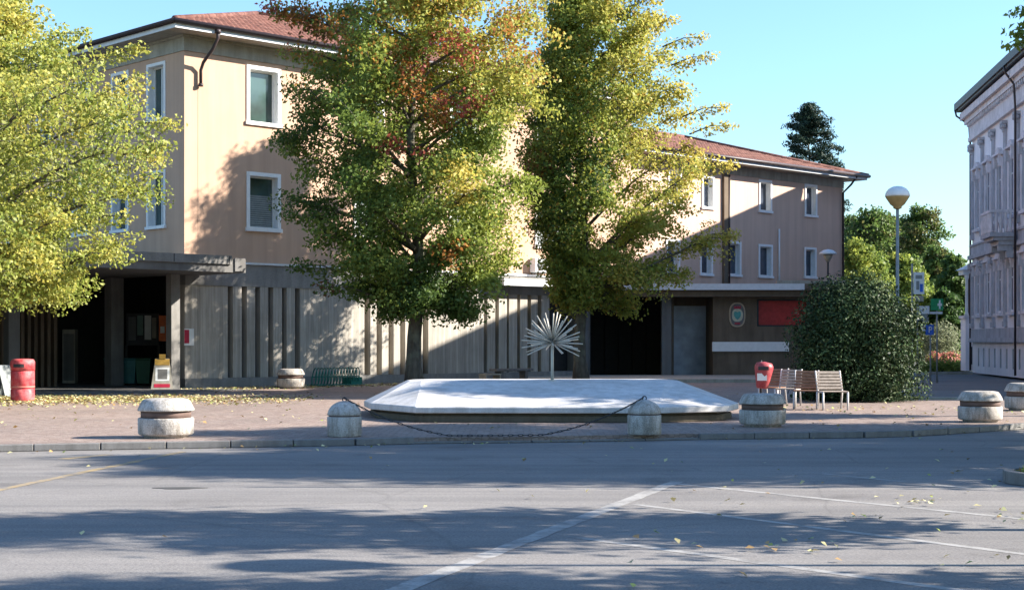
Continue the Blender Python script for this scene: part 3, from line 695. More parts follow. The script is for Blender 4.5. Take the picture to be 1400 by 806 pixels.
# bracketed roof edge
hpz = HP
m = MB(); m.box((-.65,-.7,13.4),(LP+.6,DP+.6,13.5)); m.box((-.72,-.8,13.5),(LP+.7,-.7,13.85)); m.box((-.72,-.7,13.5),(-.65,DP+.6,13.85)); m.build('eaves', M_gut, PZ)
m = MB(); hz = 13.75; a = (-.7,-.75); bb = (LP+.7,DP+.7); hf = (bb[1]-a[1])/2
m.add([(a[0],a[1],hz),(bb[0],a[1],hz),(bb[0],bb[1],hz),(a[0],bb[1],hz),(a[0]+hf,a[1]+hf,hz+hf*.3),(bb[0]-hf,a[1]+hf,hz+hf*.3)], [(0,1,5,4),(1,2,5),(2,3,4,5),(3,0,4)]); m.build('roof', M_tile, PZ)
for x, yo in ((-.06,-.09), (12.35,-.3), (24.6,-.3)):
    m = MB(); m.tube([(x-(.45 if x < 0 else 0),-.78,13.5),(x-(.4 if x < 0 else 0),-.72,13.2),(x-(.1 if x < 0 else 0),yo-.05,12.7),(x,yo,11.7),(x,yo,.1)], .05, 8); m.build('downpipe', M_gut, PZ)
bal = MB(); s0, s1, pr = 9.7, 12.0, 1.3
bal.box((s0,-pr,6.15),(s1,-.26,6.32)); bal.box((s0+.1,-pr+.15,6.0),(s1-.1,-.26,6.149)); bal.box((s0+.2,-pr+.4,5.8),(s1-.2,-.26,5.999)); bp = bal.build('balcony', M_palg, PZ)
rl = MB(); rl.box((s0,-pr,7.2),(s1,-pr+.16,7.32)); rl.box((s1-.16,-pr+.161,7.2),(s1,-.1,7.32)); rl.box((s0,-pr+.161,7.2),(s0+.16,-.1,7.32)); rl.build('handrail', M_palst, bp)
prof = [(.05,0),(.075,.08),(.045,.2),(.09,.45),(.05,.75),(.07,.88)]
def baluster(x, y):
    q = MB(); q.lathe(prof, 10, (x,y,6.32)); q.build('baluster', M_palst, bp)
for k in range(8): baluster(s0+.1+k*(s1-s0-.2)/7, -pr+.08)
for k in range(1,6): baluster(s1-.08, -pr+.08+k*.2); 
for k in range(1,6): baluster(s0+.08, -pr+.08+k*.2)
for s in (s0+.4, s1-.4):
    b = MB(); b.box((s-.12,-.9,5.55),(s+.12,-.261,5.799)); b.box((s-.12,-.55,5.25),(s+.12,-.261,5.549)); b.build('bracket', M_palg, bp)
# side porch beyond the palace corner
VP = thing('side_porch', 'white columned porch on a plinth beyond the palace corner', 'porch', (24.45, 82, 0))
m = MB(); m.box((0,0,0),(1.9,.9,Z(435,82))); m.build('plinth', M_pal, VP)
m = MB(); m.box((-.1,-.1,Z(435,82)+.001),(1.95,.95,Z(431,82))); m.build('plinth_cap', M_palst, VP)
for dx in (.1, .55):
    m = MB(); m.lathe([(.12,0),(.1,.1),(.08,.2),(.075,1.9),(.12,2.05),(.13,2.2)], 12, (dx,.15,Z(431,82))); m.build('column', M_white, VP)
m = MB(); zt = Z(431,82)+2.2; m.box((-.12,0,zt),(1.9,.9,zt+.25)); m.add([(-.25,-.2,zt+.251),(1.95,-.2,zt+.251),(1.95,1.1,zt+.251),(-.25,1.1,zt+.251),(.5,.45,zt+.7),(1.95,.45,zt+.7)], [(0,1,5,4),(2,3,4,5),(3,0,4),(1,2,5)]); m.build('porch_roof', M_offw, VP)
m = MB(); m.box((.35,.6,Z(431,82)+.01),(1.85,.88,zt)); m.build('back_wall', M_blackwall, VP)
for dx in (.2,.9):
    m = MB(); m.box((dx,-.02,.35),(dx+.3,-.001,1.3)); m.build('basement_window', M_glassd, VP)

# ================================================================== FOUNTAIN
FT = thing('covered_fountain', 'low white stone fountain mound with faceted sloping top on dark mossy base', 'fountain', (0,0,0))
rim = [(-1.9,29.9),(2.85,29.75),(4.35,30.5),(4.72,31.7),(4.5,34.5),(3.3,36.3),(-1.9,36.3),(-3.2,34.6),(-3.2,32.9),(-2.95,31.6)]
mid = Vector((.75, 33.2))
def scl(P, s): return [(mid.x+(x-mid.x)*s, mid.y+(y-mid.y)*s) for x,y in P]
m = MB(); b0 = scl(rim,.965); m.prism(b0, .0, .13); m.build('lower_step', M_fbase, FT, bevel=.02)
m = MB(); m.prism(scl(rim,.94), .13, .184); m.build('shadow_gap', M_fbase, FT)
m = MB(); n = len(rim); top = [(-1.9,32.65),(-1.0,32.6),(1.2,32.58),(3.35,32.65),(3.75,33.4),(3.2,34.6),(-1.6,34.6),(-2.35,33.9),(-2.45,33.3),(-2.3,32.8)]
top = [(-1.95,32.7),(3.3,32.7),(3.55,32.95),(3.62,33.3),(3.55,33.9),(3.2,34.5),(-1.8,34.5),(-2.2,34.0),(-2.3,33.3),(-2.2,32.9)]
zr0, zr1, zt = .185, .31, .745
vs = [(x,y,zr0) for x,y in rim] + [(x,y,zr1) for x,y in rim] + [(x,y,zt) for x,y in top]
fs = [tuple(range(n))[::-1]] + [(i,(i+1)%n,n+(i+1)%n,n+i) for i in range(n)] + [(n+i,n+(i+1)%n,2*n+(i+1)%n,2*n+i) for i in range(n)] + [tuple(range(2*n,3*n))]
m.add(vs, fs); m.build('stone_cover', M_marble, FT, bevel=.02)
# starburst sculpture
SB = thing('starburst_sculpture', 'metal starburst sculpture of radiating tubes on a pole in the fountain', 'sculpture', (X(755,32.75), 32.75, .73))
m = MB(); m.tube([(0,0,0),(0,0,.84)], .034, 12); m.lathe([(.09,0),(.09,.02),(.05,.04)], 16); m.build('pole', M_steel, SB)
m = MB(); hc = Vector((0,0,.84)); m.lathe([(0.001,-.06),(.05,-.04),(.065,0),(.05,.04),(.001,.06)], 14, hc); m.build('hub', M_steel, SB)
rr = random.Random(5); dirs = []
n_s = 66
for k in range(n_s):
    z = 1 - 2*(k+.5)/n_s; a = k*2.39996; 
    if z < -.45: continue
    r = math.sqrt(1-z*z); dirs.append(Vector((r*math.cos(a), r*math.sin(a), z)))
sp_mesh = None
for d in dirs:
    ln = .66 + rr.uniform(-.02,.02)
    if sp_mesh is None:
        m = MB(); m.tube([(0,0,.05),(0,0,.66)], .0135, 6); o = m.build('spoke', M_steel, SB); sp_mesh = o
    else: o = sp_mesh.copy(); COL.objects.link(o)
    o.location = hc; o.rotation_mode = 'QUATERNION'; o.rotation_quaternion = d.to_track_quat('Z','Y'); o.scale = (1,1,ln/.66)

# ================================================================== BOLLARDS
def big_bollard(label, loc, s=1.0, rz=0):
    t = thing('concrete_bollard', label, 'bollard', loc, rz, 'drum shaped concrete bollards')
    m = MB(); m.lathe([(.36,0),(.36,.035),(.43,.05),(.455,.08),(.46,.31),(.45,.33),(.40,.332)], 40); m.build('drum', M_boll, t)
    m = MB(); m.lathe([(.412,.333),(.412,.445)], 40); m.build('band', M_bband, t)
    m = MB(); m.lathe([(.41,.446),(.458,.447),(.465,.46),(.458,.485),(.40,.60),(.365,.635),(.30,.648),(.001,.655)], 40); m.build('cap', M_boll, t)
    t.scale = (s,s,s); return t
b1 = big_bollard('drum shaped concrete bollard at the left end of the kerb', (X(227,25.3), 25.3, 0))
def bb_(label, loc, rz, s=1):
    c = dup(b1, None, label, loc, rz); c.scale = (s,s,s); return c
bb_('drum shaped concrete bollard just right of the white fountain', (X(1042.5,28.6), 28.6, 0), 1, .95)
bb_('drum shaped concrete bollard right of the round bush', (X(1340,30.2), 30.2, 0), 2, .94)
bb_('drum shaped concrete bollard cut by the right photo edge', (X(1401,35.2), 35.2, 0), 3, .98)
bb_('drum shaped concrete bollard beside the green bicycle rack', (X(397.5,51.5), 51.5, 0), 4, 1.03)
def dome_bollard(label, loc):
    t = thing('dome_bollard', label, 'bollard', loc, 0, 'dome topped bollards holding the chain')
    m = MB(); m.lathe([(.27,0),(.29,.02),(.292,.32),(.285,.335),(.26,.336)], 32); m.build('drum', M_boll, t)
    m = MB(); m.lathe([(.262,.337),(.262,.352)], 32); m.build('joint', M_bband, t)
    pr_ = [(.26,.353),(.287,.354)] + [(.287*math.cos(a), .36+.235*math.sin(a)) for a in [k*math.pi/2/9 for k in range(1,9)]] + [(.001,.597)]
    m = MB(); m.lathe(pr_, 32); m.build('dome', M_boll, t)
    m = MB(); pts = [(.035*math.cos(a),0,.62+.035*math.sin(a)) for a in [k*2*math.pi/12 for k in range(13)]]; m.tube(pts, .009, 6); m.build('ring', M_dark, t); return t
d1 = dome_bollard('dome topped bollard left of the fountain at the chain start', (X(471,25.6), 25.6, 0))
d2 = dup(d1, None, 'dome topped bollard in front of the fountain at the chain end', (X(881,26.15), 26.15, 0))
# chain
A1 = Vector((X(471,25.6), 25.6, .63)); B1 = Vector((X(881,26.15), 26.15, .63))
def chain_pt(s):
    p = A1.lerp(B1, s); q = (2*s-1); sag = .63*(1-abs(q)**2.1); z = .63 - sag*1.06; p.y -= .5*(1-q*q); p.z = max(.016, z + .0); return p
pts = [chain_pt(k/400) for k in range(401)]
m = MB(); acc = 0; step = .085; k = 0; last = pts[0]; cnt = 0
cum = [0]
for a, b in zip(pts[:-1], pts[1:]): cum.append(cum[-1]+(b-a).length)
tot = cum[-1]; nl = int(tot/step)
import bisect
def at_len(L):
    i = min(len(pts)-2, max(0, bisect.bisect_right(cum, L)-1)); f = (L-cum[i])/max(1e-9, cum[i+1]-cum[i]); return pts[i].lerp(pts[i+1], f)
for i in range(nl):
    a = at_len(i*step); b = at_len((i+1)*step); d = (b-a).normalized(); side = d.cross(Vector((0,0,1))).normalized(); up = side.cross(d)
    u = side if i % 2 else (up*.6+side*.8).normalized(); c = (a+b)/2 + Vector((0,0,.012)); lp = []
    for j in range(11):
        an = 2*math.pi*j/10; lp.append(c + d*math.cos(an)*.054 + u*math.sin(an)*.024)
    m.tube(lp, .0072, 5, False)
ch = m.build('chain', M_dark, None); ch['label'] = 'black chain sagging between the two dome topped bollards'; ch['category'] = 'chain'

# ================================================================== STREET FURNITURE
def litter_bin(label, loc, h=1.1, r=.3):
    t = thing('litter_bin', label, 'bin', loc)
    m = MB(); m.lathe([(r*.94,0),(r*.97,.03),(r,.05),(r,h*.27),(r*.95,h*.28),(r*.95,h*.30),(r,h*.31),(r,h*.70),(r*.96,h*.72)], 28); m.build('body', M_red, t)
    m = MB(); m.lathe([(r*1.02,h*.725),(r*1.02,h*.93),(r*.9,h*.985),(r*.5,h),(0.001,h)], 28); m.build('lid', M_red, t)
    for k in range(2):
        m = MB(); a0 = -2.1 + k*math.pi
        vs = []; N_ = 8
        for j in range(N_+1):
            a = a0 + j*.95/N_; vs += [(r*1.026*math.cos(a), r*1.026*math.sin(a), h*.80), (r*1.026*math.cos(a), r*1.026*math.sin(a), h*.88)]
        m.add(vs, [(2*j,2*j+2,2*j+3,2*j+1) for j in range(N_)]); m.build('slot', M_dark, t)
    m = MB(); m.lathe([(r*1.012,h*.33),(r*1.012,h*.355)], 28); m.build('band', plain('bin_band',(.65,.25,.2),.4), t)
    return t
litter_bin('cylindrical red litter bin standing on leaves at left', (X(31,40.6), 40.6, 0), 1.13, .31)
rb = thing('red_hopper_bin', 'tapered red litter bin on a post behind the wooden seats', 'bin', (X(1040,38), 38, 0))
m = MB(); m.lathe([(.12,.42),(.15,.45),(.235,.92),(.235,.98),(.19,1.06),(.001,1.09)], 20, M=Matrix.Rotation(R(5),4,'Y')); m.build('bucket', M_redshade, rb)
m = MB(); m.tube([(.05,.27,0),(.05,.27,1.12)], .03, 8); m.box((0,.15,.7),(.1,.26,.76)); m.build('post', M_dark, rb)
m = MB(); m.box((-.1,-.245,.88),(.16,-.225,.97)); m.build('slot', M_dark, rb)
m = MB(); m.box((-.12,-.2,.62),(.12,-.19,.80)); m.build('sticker', M_paper, rb)

def seat(label, loc, rz, mat, w=.6):
    t = thing('slatted_seat', label, 'bench', loc, rz, 'slatted wooden seats in a row')
    for k in range(6):
        m = MB(); f = k/5; m.cbox((0, .22+.17*f, .50+.36*f), (w,.025,.062), (R(-24),0,0)); m.build('back_slat', mat, t, bevel=.006)
    for k in range(6):
        m = MB(); m.cbox((0, -.24+.085*k, .43), (w,.07,.025)); m.build('seat_slat', mat, t, bevel=.006)
    for s in (-1,1):
        x = s*(w/2-.02)
        m = MB(); m.tube([(x,-.26,0),(x,-.26,.42)], .024, 6); m.build('leg', M_bsteel, t)
        m = MB(); m.tube([(x,.30,0),(x,.20,.42),(x,.41,.9)], .022, 6); m.build('leg', M_bsteel, t)
        m = MB(); m.tube([(x,-.27,.415),(x,.2,.415)], .02, 6); m.build('side_rail', M_bsteel, t)
    return t
seat('weathered grey slatted seat at the right end of the row by the bush', (X(1138,35.5),35.5,0), R(4), M_wood, .62)
seat('brown slatted seat second from the bush', (X(1102,36.0),36.0,0), R(-14), M_woodb, .58)
seat('greyish slatted seat third from the bush behind the brown one', (X(1077,37.6),37.6,0), R(-24), M_wood, .55)
seat('reddish brown slatted seat next to the red hopper bin', (X(1056,38.6),38.6,0), R(-34), M_woodb, .55)

# bicycle rack
br = thing('bicycle_rack', 'green spiral hoop bicycle rack against the concrete wall', 'bicycle rack', wl(tA(424,-1.6), -1.6, 0), PHI)
LRr = tA(489,-1.6)-tA(424,-1.6)
for k in range(15):
    m = MB(); x = .12 + (LRr-.24)*k/14; m.tube([(x+.13*math.sin(a)+.05*math.cos(a), -.1+.30*math.sin(a), .34+.31*math.cos(a)) for a in [j*2*math.pi/24 for j in range(25)]], .02, 6, False); m.build('hoop', M_rack, br)
m = MB(); 
for y in (-.38,.18): m.tube([(0,y,.05),(LRr,y,.05)], .02, 6)
m.tube([(0,-.1,.34),(LRr,-.1,.34)], .018, 6); m.tube([(0,-.1,.34),(0,-.1,.02)], .02, 6); m.tube([(LRr,-.1,.34),(LRr,-.1,.02)], .02, 6); m.build('frame', M_rack, br)
m = MB(); m.cbox((LRr*.85,-.1,.16),(.5,.5,.3)); m.build('tray', M_rack, br)

# benches behind the fountain
bn = thing('concrete_bench', 'low concrete bench with pale slab against the ribbed wall', 'bench', wl(tA(700,-2.0), -2.0, 0), PHI)
m = MB(); m.box((-1.0,-.2,.42),(1.0,.25,.52)); m.build('seat', M_concd, bn, bevel=.01)
for x in (-.75,.6): m = MB(); m.box((x,-.15,0),(x+.15,.2,.42)); m.build('leg', M_concd, bn)
bt = thing('low_table', 'small pale framed stool left of the concrete bench', 'stool', wl(tA(670,-2.0), -2.0, 0), PHI)
m = MB(); m.box((-.42,-.2,.28),(.42,.2,.34)); m.build('top', M_corn, bt)
for x in (-.4,.34): m = MB(); m.box((x,-.2,0),(x+.06,.2,.28)); m.build('leg', M_corn, bt)

# things in the left portico
def board(name, label, cat, px, py_t, py_b, wpx, Y, mat, rz=0, th=.04):
    zt, zb_ = Z(py_t, Y), Z(py_b, Y); wd = wpx*Y/F; t = thing(name, label, cat, (X(px,Y), Y, 0), rz)
    m = MB(); m.box((-wd/2,-th/2,zb_),(wd/2,th/2,zt)); m.build('panel', mat, t); return t, wd, zb_, zt
# A-frame notice board
sb = thing('sandwich_board', 'yellow and white sandwich board beside the portico column', 'sign', (X(222,51.0), 51.0, 0), R(10))
def lean_panel(t, w0, w1, h, th, tiltdeg, y0, mat, name, inset=None):
    m = MB(); a = R(tiltdeg)
    f = lambda x, s, d: (x, y0 + s*math.sin(a) + d*math.cos(a), s*math.cos(a) - d*math.sin(a))
    vs = [f(-w0/2,0,0),f(w0/2,0,0),f(w1/2,h,0),f(-w1/2,h,0),f(-w0/2,0,th),f(w0/2,0,th),f(w1/2,h,th),f(-w1/2,h,th)]
    m.add(vs, [(0,1,2,3),(7,6,5,4),(0,4,5,1),(1,5,6,2),(2,6,7,3),(3,7,4,0)]); return m.build(name, mat, t), f
p, f = lean_panel(sb, .72, .46, 1.05, .03, 14, -.28, M_corn, 'front_board')
def patch_on(t, f, x0, x1, s0, s1, mat, name, d=-.006):
    m = MB(); m.add([f(x0,s0,d),f(x1,s0,d),f(x1,s1,d),f(x0,s1,d)], [(0,1,2,3)]); return m.build(name, mat, t)
patch_on(sb, f, -.24, .24, .82, 1.03, M_yellow, 'header'); patch_on(sb, f, -.22, .24, .28, .74, M_paper, 'poster'); patch_on(sb, f, -.14, .17, .34, .68, M_concd, 'poster_print', -.01); patch_on(sb, f, -.26, .26, .06, .18, M_darkred, 'red_strip')
lean_panel(sb, .72, .46, 1.05, .03, -14, .28, M_dark, 'back_board')
m = MB(); m.box((-.1,-.05,1.0),(.1,.05,1.16)); m.build('handle', M_yellow, sb)
sb2 = thing('folding_sign', 'grey folding sign frame beside the red cylindrical bin', 'sign', (X(5,44), 44, 0), R(70))
lean_panel(sb2, .6, .5, .95, .03, 18, -.3, M_pole, 'front_board'); lean_panel(sb2, .6, .5, .95, .03, -18, .3, M_pole, 'back_board')
# notice board with posters
Yn = 57.5
nb = thing('notice_board', 'dark notice board with pale posters inside the left portico', 'notice board', (X(195,Yn), Yn, 0))
m = MB(); wb = 44*Yn/F; m.box((-wb/2,-.03,Z(472,Yn)),(wb/2,.03,Z(428,Yn))); m.build('backing', M_dark, nb)
for a,b,c,d,mt in ((-19,-9,433,465,M_concd),(-7,1,431,458,plain('poster_green',(.16,.24,.2),.6)),(3,12,431,464,M_paper),(13.2,19,434,462,M_corn)):
    m = MB(); m.box((a*Yn/F,-.04,Z(d,Yn)),(b*Yn/F,-.031,Z(c,Yn))); m.build('poster', mt, nb)
for s in (-1,1): m = MB(); m.box((s*wb/2-.04,-.03,0),(s*wb/2+.04,.03,Z(472,Yn))); m.build('leg', M_dark, nb)
op = thing('orange_banner', 'orange panel standing left of the portico corner column', 'banner', (X(223,56.5), 56.5, 0))
m = MB(); m.box((-.15,-.02,Z(466,56.5)),(.15,.02,Z(431,56.5))); m.build('panel', M_orange, op)
m = MB(); m.box((-.1,-.019,Z(455,56.5)),(.06,-.026,Z(446,56.5))); m.build('print', M_paper, op)
m = MB(); m.tube([(0,0,0),(0,0,Z(466,56.5))], .02, 6); m.build('post', M_dark, op)
for px, mt, lb in ((156, M_green, 'left dark green wheeled bin in the portico shade'), (178, plain('teal_bin',(.02,.10,.10),.5), 'teal wheeled bin between two darker ones in the portico'), (198, plain('dkgreen_bin',(.015,.07,.04),.5), 'dark green wheeled bin beside the sandwich board')):
    Yb = 55.3; t = thing('wheeled_bin', lb, 'bin', (X(px,Yb), Yb, 0), 0, 'wheeled bins in the portico')
    m = MB(); m.add([(-.22,-.25,.06),(.22,-.25,.06),(.22,.25,.06),(-.22,.25,.06),(-.28,-.32,.92),(.28,-.32,.92),(.28,.32,.92),(-.28,.32,.92)], [(0,3,2,1),(4,5,6,7),(0,1,5,4),(1,2,6,5),(2,3,7,6),(3,0,4,7)]); m.build('body', mt, t, bevel=.02)
    m = MB(); m.box((-.3,-.35,.925),(.3,.33,.98)); m.build('lid', mt, t, bevel=.02)
    for s in (-1,1): m = MB(); m.lathe([(.09,-.03),(.09,.03)], 14, (s*.22,.28,.09), M=Matrix.Rotation(R(90),4,'Y')); m.build('wheel', M_dark, t)
cbn = thing('metal_cabinet', 'tall grey metal cabinet in the dark left portico', 'cabinet', (X(96,58), 58, 0))
m = MB(); m.box((-.24,-.2,0),(.24,.2,Z(450,58))); m.build('body', M_corn, cbn, bevel=.01); m = MB(); m.box((-.2,-.215,.1),(.2,-.201,Z(456,58))); m.build('door', M_concd, cbn)
po = MB(); t0, t1 = tA(251), tA(264); 
po.box((t0,-.05,zA(257,472)),(t1,-.031,zA(257,449))); pp = po.build('wall_poster', M_paper, None); pp.location = (P0.x,P0.y,0); pp.rotation_euler = (0,0,PHI); pp['label'] = 'red and white notice fixed to the board marked concrete wall'; pp['category'] = 'poster'
m = MB(); m.box((t0,-.055,zA(257,469)),(t0+(t1-t0)*.5,-.0505,zA(257,450.5))); m.build('print', M_darkred, pp)

# lamps
def globe_lamp(label, loc, h, r=.33):
    t = thing('street_lamp', label, 'lamp', loc, 0, 'globe street lamps')
    m = MB(); m.lathe([(.09,0),(.09,.6),(.055,.7),(.045,h-.62)], 14); m.build('pole', M_pole, t)
    m = MB(); m.lathe([(.07,h-.63),(.12,h-.6),(.12,h-.56),(.2,h-.5),(.33,h-.30),(.345,h-.27)], 24); m.build('bowl', plain('amber_bowl_'+str(len(bpy.data.materials)), (.40,.27,.11), .4), t)
    m = MB(); m.lathe([(.35,h-.268),(.35,h-.22),(.33,h-.14),(.25,h-.04),(.13,h+.02),(.001,h+.04)], 24); m.build('dome', M_white, t)
    return t
globe_lamp('tall globe street lamp rising behind the round bush', (X(1227,44), 44, 0), Z(256,44))
globe_lamp('tall globe street lamp standing near the road on the right', (8.4, 11.55, -.1), 5.55)
t = thing('street_lamp', 'small flat capped lamp in front of the rear building', 'lamp', (X(1132,62), 62, 0))
m = MB(); m.tube([(0,0,0),(0,0,Z(357,62))], .04, 8); m.build('pole', M_dark, t)
m = MB(); m.lathe([(.07,Z(358,62)),(.16,Z(352,62)),(.2,Z(348,62))], 16); m.build('bowl', M_corn, t)
m = MB(); m.lathe([(.36,Z(347.6,62)),(.34,Z(345.5,62)),(.2,Z(342,62)),(.001,Z(340.5,62))], 20); m.build('cap', M_offw, t)
t = thing('slender_pole', 'slender grey metal pole beside the road outside the grass island', 'pole', (9.0, 17.75, -.1))
m = MB(); m.tube([(0,0,0),(0,0,6.4)], [.055,.035], 10); m.build('shaft', M_pole, t); m = MB(); m.lathe([(.1,0),(.1,.03)], 14); m.build('base_plate', M_pole, t)

# signs behind the bush
def sgn(name, label, px, Y, items, top, pole=True):
    t = thing(name, label, 'sign', (X(px,Y), Y, -.1))
    if pole: m = MB(); m.tube([(0,0,0),(0,0,Z(top,Y)+.1)], .035, 8); m.build('post', M_pole, t)
    for nm, x0, x1, y0, y1, mt in items:
        m = MB(); m.box(((x0-px)*Y/F,-.07,Z(y1,Y)+.1),((x1-px)*Y/F,-.035,Z(y0,Y)+.1)); m.build(nm, mt, t)
    return t
sgn('tall_sign_post', 'tall thin post carrying a long pale ornate banner plate', 1247, 56, [('plate',1248.5,1263,372,402,M_paper),('plate',1251,1262,404,412,M_corn)], 360)
t = bpy.data.objects['tall_sign_post']
for (a,b,c,d,mt) in ((1251,1260,376,381,M_pole),(1252,1256,384,396,M_pole),(1257,1261,388,399,M_bluesign)):
    m = MB(); m.box(((a-1247)*56/F,-.082,Z(d,56)+.1),((b-1247)*56/F,-.071,Z(c,56)+.1)); m.build('plate_print', mt, t)
sgn('direction_sign', 'stack of grey plates on a post right of the tall banner', 1254.5, 58, [('plate',1256,1270,418,429,M_offw),('plate',1255,1269,430,441,M_pole)], 415)
g = sgn('pharmacy_sign', 'green sign with white cross on a post', 1281, 62, [('panel',1272,1289,408,424,M_greensign),('lower_panel',1271,1288,426,429,M_offw)], 408)
m = MB(); m.box((.06,-.09,Z(422,62)+.1),(.12,-.071,Z(410,62)+.1)); m.box((0,-.09,Z(418,62)+.1),(.059,-.071,Z(414.5,62)+.1)); m.box((.121,-.09,Z(418,62)+.1),(.18,-.071,Z(414.5,62)+.1)); m.build('cross', M_paper, g)
ps = sgn('parking_sign', 'blue parking sign on a thin post below the green sign', 1272, 60, [('panel',1265,1276,443.5,457.5,M_bluesign),('side_panel',1258.5,1264.5,443.5,452,M_offw)], 443)
m = MB(); q = .0; xx = (1269-1272)*60/F; zt0 = Z(454.5,60)+.1
m.box((xx,-.084,zt0),(xx+.035,-.071,zt0+.24)); m.box((xx+.036,-.084,zt0+.205),(xx+.11,-.071,zt0+.24)); m.box((xx+.036,-.084,zt0+.10),(xx+.11,-.071,zt0+.135)); m.box((xx+.1,-.0835,zt0+.136),(xx+.13,-.0715,zt0+.204)); m.build('letter_p', M_paper, ps)

# ================================================================== TREES
T1Y, T2Y, T0Y = 47.1, 54.2, 38.5
def loc_of(px, py, Y, px0, dy=0): return ((px-px0)*Y/F, dy, CH-(py-HY)*Y/F)
e1 = [(-95,540,640),(-60,480,700),(-20,430,735),(0,405,745),(30,392,752),(60,398,756),(100,408,755),(150,402,746),(200,395,740),(240,400,732),(300,405,733),(350,440,712),(380,455,702),(400,470,692),(425,520,672),(440,548,655)]
def col1(C, cr, lr, P, rs):
    x = .42 + .06*C[:,0] + .038*(C[:,2]-6) + .34*(cr-.45) + .22*(lr-.5) + .1*np.sin(P[:,0]*1.3+P[:,2]*1.1)
    cols = pal_mix(x)
    hi = (rs.rand(len(C)) < np.clip(.07*(C[:,2]-8),0,.28)) & (cr > .3); cols[hi] = np.array(PAL['og'])*(.7+.6*rs.rand(hi.sum(),1))*np.array([1,1.25,1])
    sp_ = []
    for px, py, r, c, p in ((600,120,.8,'rd',.8),(430,40,1.1,'og',.45),(500,20,.8,'og',.35),(590,150,.9,'og',.7),(622,95,.6,'rd',.8),(632,155,.6,'rd',.8),(600,190,.5,'og',.5),(390,55,.8,'rd',.8),(400,85,.6,'rd',.7),(378,28,.6,'rd',.7),(420,20,.8,'og',.7),(545,212,.35,'rd',.85),(585,215,.4,'rd',.8),(552,95,.5,'og',.6),
                            (690,30,.8,'og',.6),(715,70,.7,'og',.5),(625,350,.4,'og',.7),(455,392,.4,'br',.8),(630,262,.7,'ye',.85),(645,240,.4,'ye',.8),(545,325,.5,'ye',.7),(700,320,.7,'ye',.5),(540,60,.6,'ye',.7),(470,70,.7,'og',.4),(430,60,.7,'br',.5),(715,200,.35,'og',.6)):
        l = loc_of(px,py,T1Y,567,-2.2); sp_.append((l, r, PAL[c], p))
    return patch(cols, C, rs, sp_, lr, P)
ex1 = []
for px,py,dy in ((388,30,-1),(375,22,-1.2),(395,75,-.5),(392,190,-1),(385,195,-.6),(398,298,-1),(410,365,-.8),(450,395,-1.5),(405,130,-1)):
    q = loc_of(px,py,T1Y,567,dy); p = (q[0]+1.5, q[1]*.5, q[2]-.25); ex1.append((p, q, .42))
make_tree('maple_tree', 'large maple turning green, yellow and red left of the fountain centre', 'tree', (X(567,T1Y), T1Y, 0), 2.6, env_px(e1,567,T1Y,.34), 120000, .125, col1, 11, 'maples in the square', limbs=64, tr=.25, extra=ex1, clump=.54, flat=.85, subs=13)
e2 = [(-30,790,860),(-10,760,900),(10,742,900),(30,745,912),(60,738,935),(80,732,955),(110,742,950),(130,732,958),(160,720,985),(200,708,995),(250,705,992),(280,704,980),(320,722,985),(350,735,945),(380,745,935),(400,752,912),(418,765,895),(432,790,865)]
def col2(C, cr, lr, P, rs):
    x = .52 + .08*C[:,0] + .022*(C[:,2]-6) + .36*(cr-.45) + .22*(lr-.5)
    cols = pal_mix(x); m = rs.rand(len(C)) < .05; cols[m] = np.array(PAL['og'])*(.8+.4*rs.rand(m.sum(),1))*np.array([.9,1.4,1])
    sp_ = []
    for px, py, r, c, p in ((800,240,1.2,'dk',.5),(760,300,1.0,'dk',.4),(985,250,.9,'ye',.6),(960,300,.9,'ye',.6),(860,385,.6,'ye',.7),(920,330,.7,'ye',.6),(740,230,.5,'br',.3),(800,130,.8,'gr',.5)):
        sp_.append((loc_of(px,py,T2Y,798,-1.6), r, PAL[c], p))
    return patch(cols, C, rs, sp_, lr, P)
ex2 = []
for px,py,dy in ((965,55,-.5),(978,78,0),(992,150,-.5),(1003,172,0),(1005,228,-.6),(1002,322,-1),(998,328,-1.4),(940,375,-1),(760,35,0),(905,20,0),(925,28,0)):
    q = loc_of(px,py,T2Y,798,dy); s = -1 if px > 800 else 1; ex2.append(((q[0]+1.5*s, q[1]*.6, q[2]-.3), q, .36))
make_tree('maple_tree', 'yellowing green maple behind the fountain right of the larger maple', 'tree', (X(795,T2Y), T2Y, 0), 3.2, env_px(e2,798,T2Y,.30), 98000, .128, col2, 23, 'maples in the square', limbs=72, tr=.24, extra=ex2, rise=.7, clump=.52, flat=.85, subs=12, depth=.70)
e0 = [(-60,-200,20),(-30,-280,25),(0,-320,32),(30,-350,42),(55,-370,75),(80,-380,140),(95,-385,215),(130,-390,232),(160,-400,240),(200,-400,238),(235,-390,215),(270,-380,200),(310,-370,188),(345,-350,165),(375,-320,128),(395,-280,108),(410,-200,80)]
def col0(C, cr, lr, P, rs):
    x = .70 + .42*(cr-.5) + .28*(lr-.5) + .015*(C[:,2]-5)
    cols = pal_mix(x); m = rs.rand(len(C)) < .22; cols[m] = np.array(PAL['pale'])*1.1*(.7+.5*rs.rand(m.sum(),1)); return cols
ex0 = []
for px,py in ((242,175),(238,205),(168,350),(122,372),(70,405),(128,55),(205,75),(35,20),(50,75),(185,300)):
    q = loc_of(px,py,T0Y,-70,-.8); ex0.append(((q[0]-1.2, q[1]*.6, q[2]-.2), q, .34))
make_tree('maple_tree', 'bright yellow green maple filling the left edge above the bin', 'tree', (X(-70,T0Y), T0Y, 0), 2.7, env_px(e0,-70,T0Y,.40), 125000, .105, col0, 31, 'maples in the square', limbs=70, tr=.22, extra=ex0, clump=.48, flat=.85, subs=13)

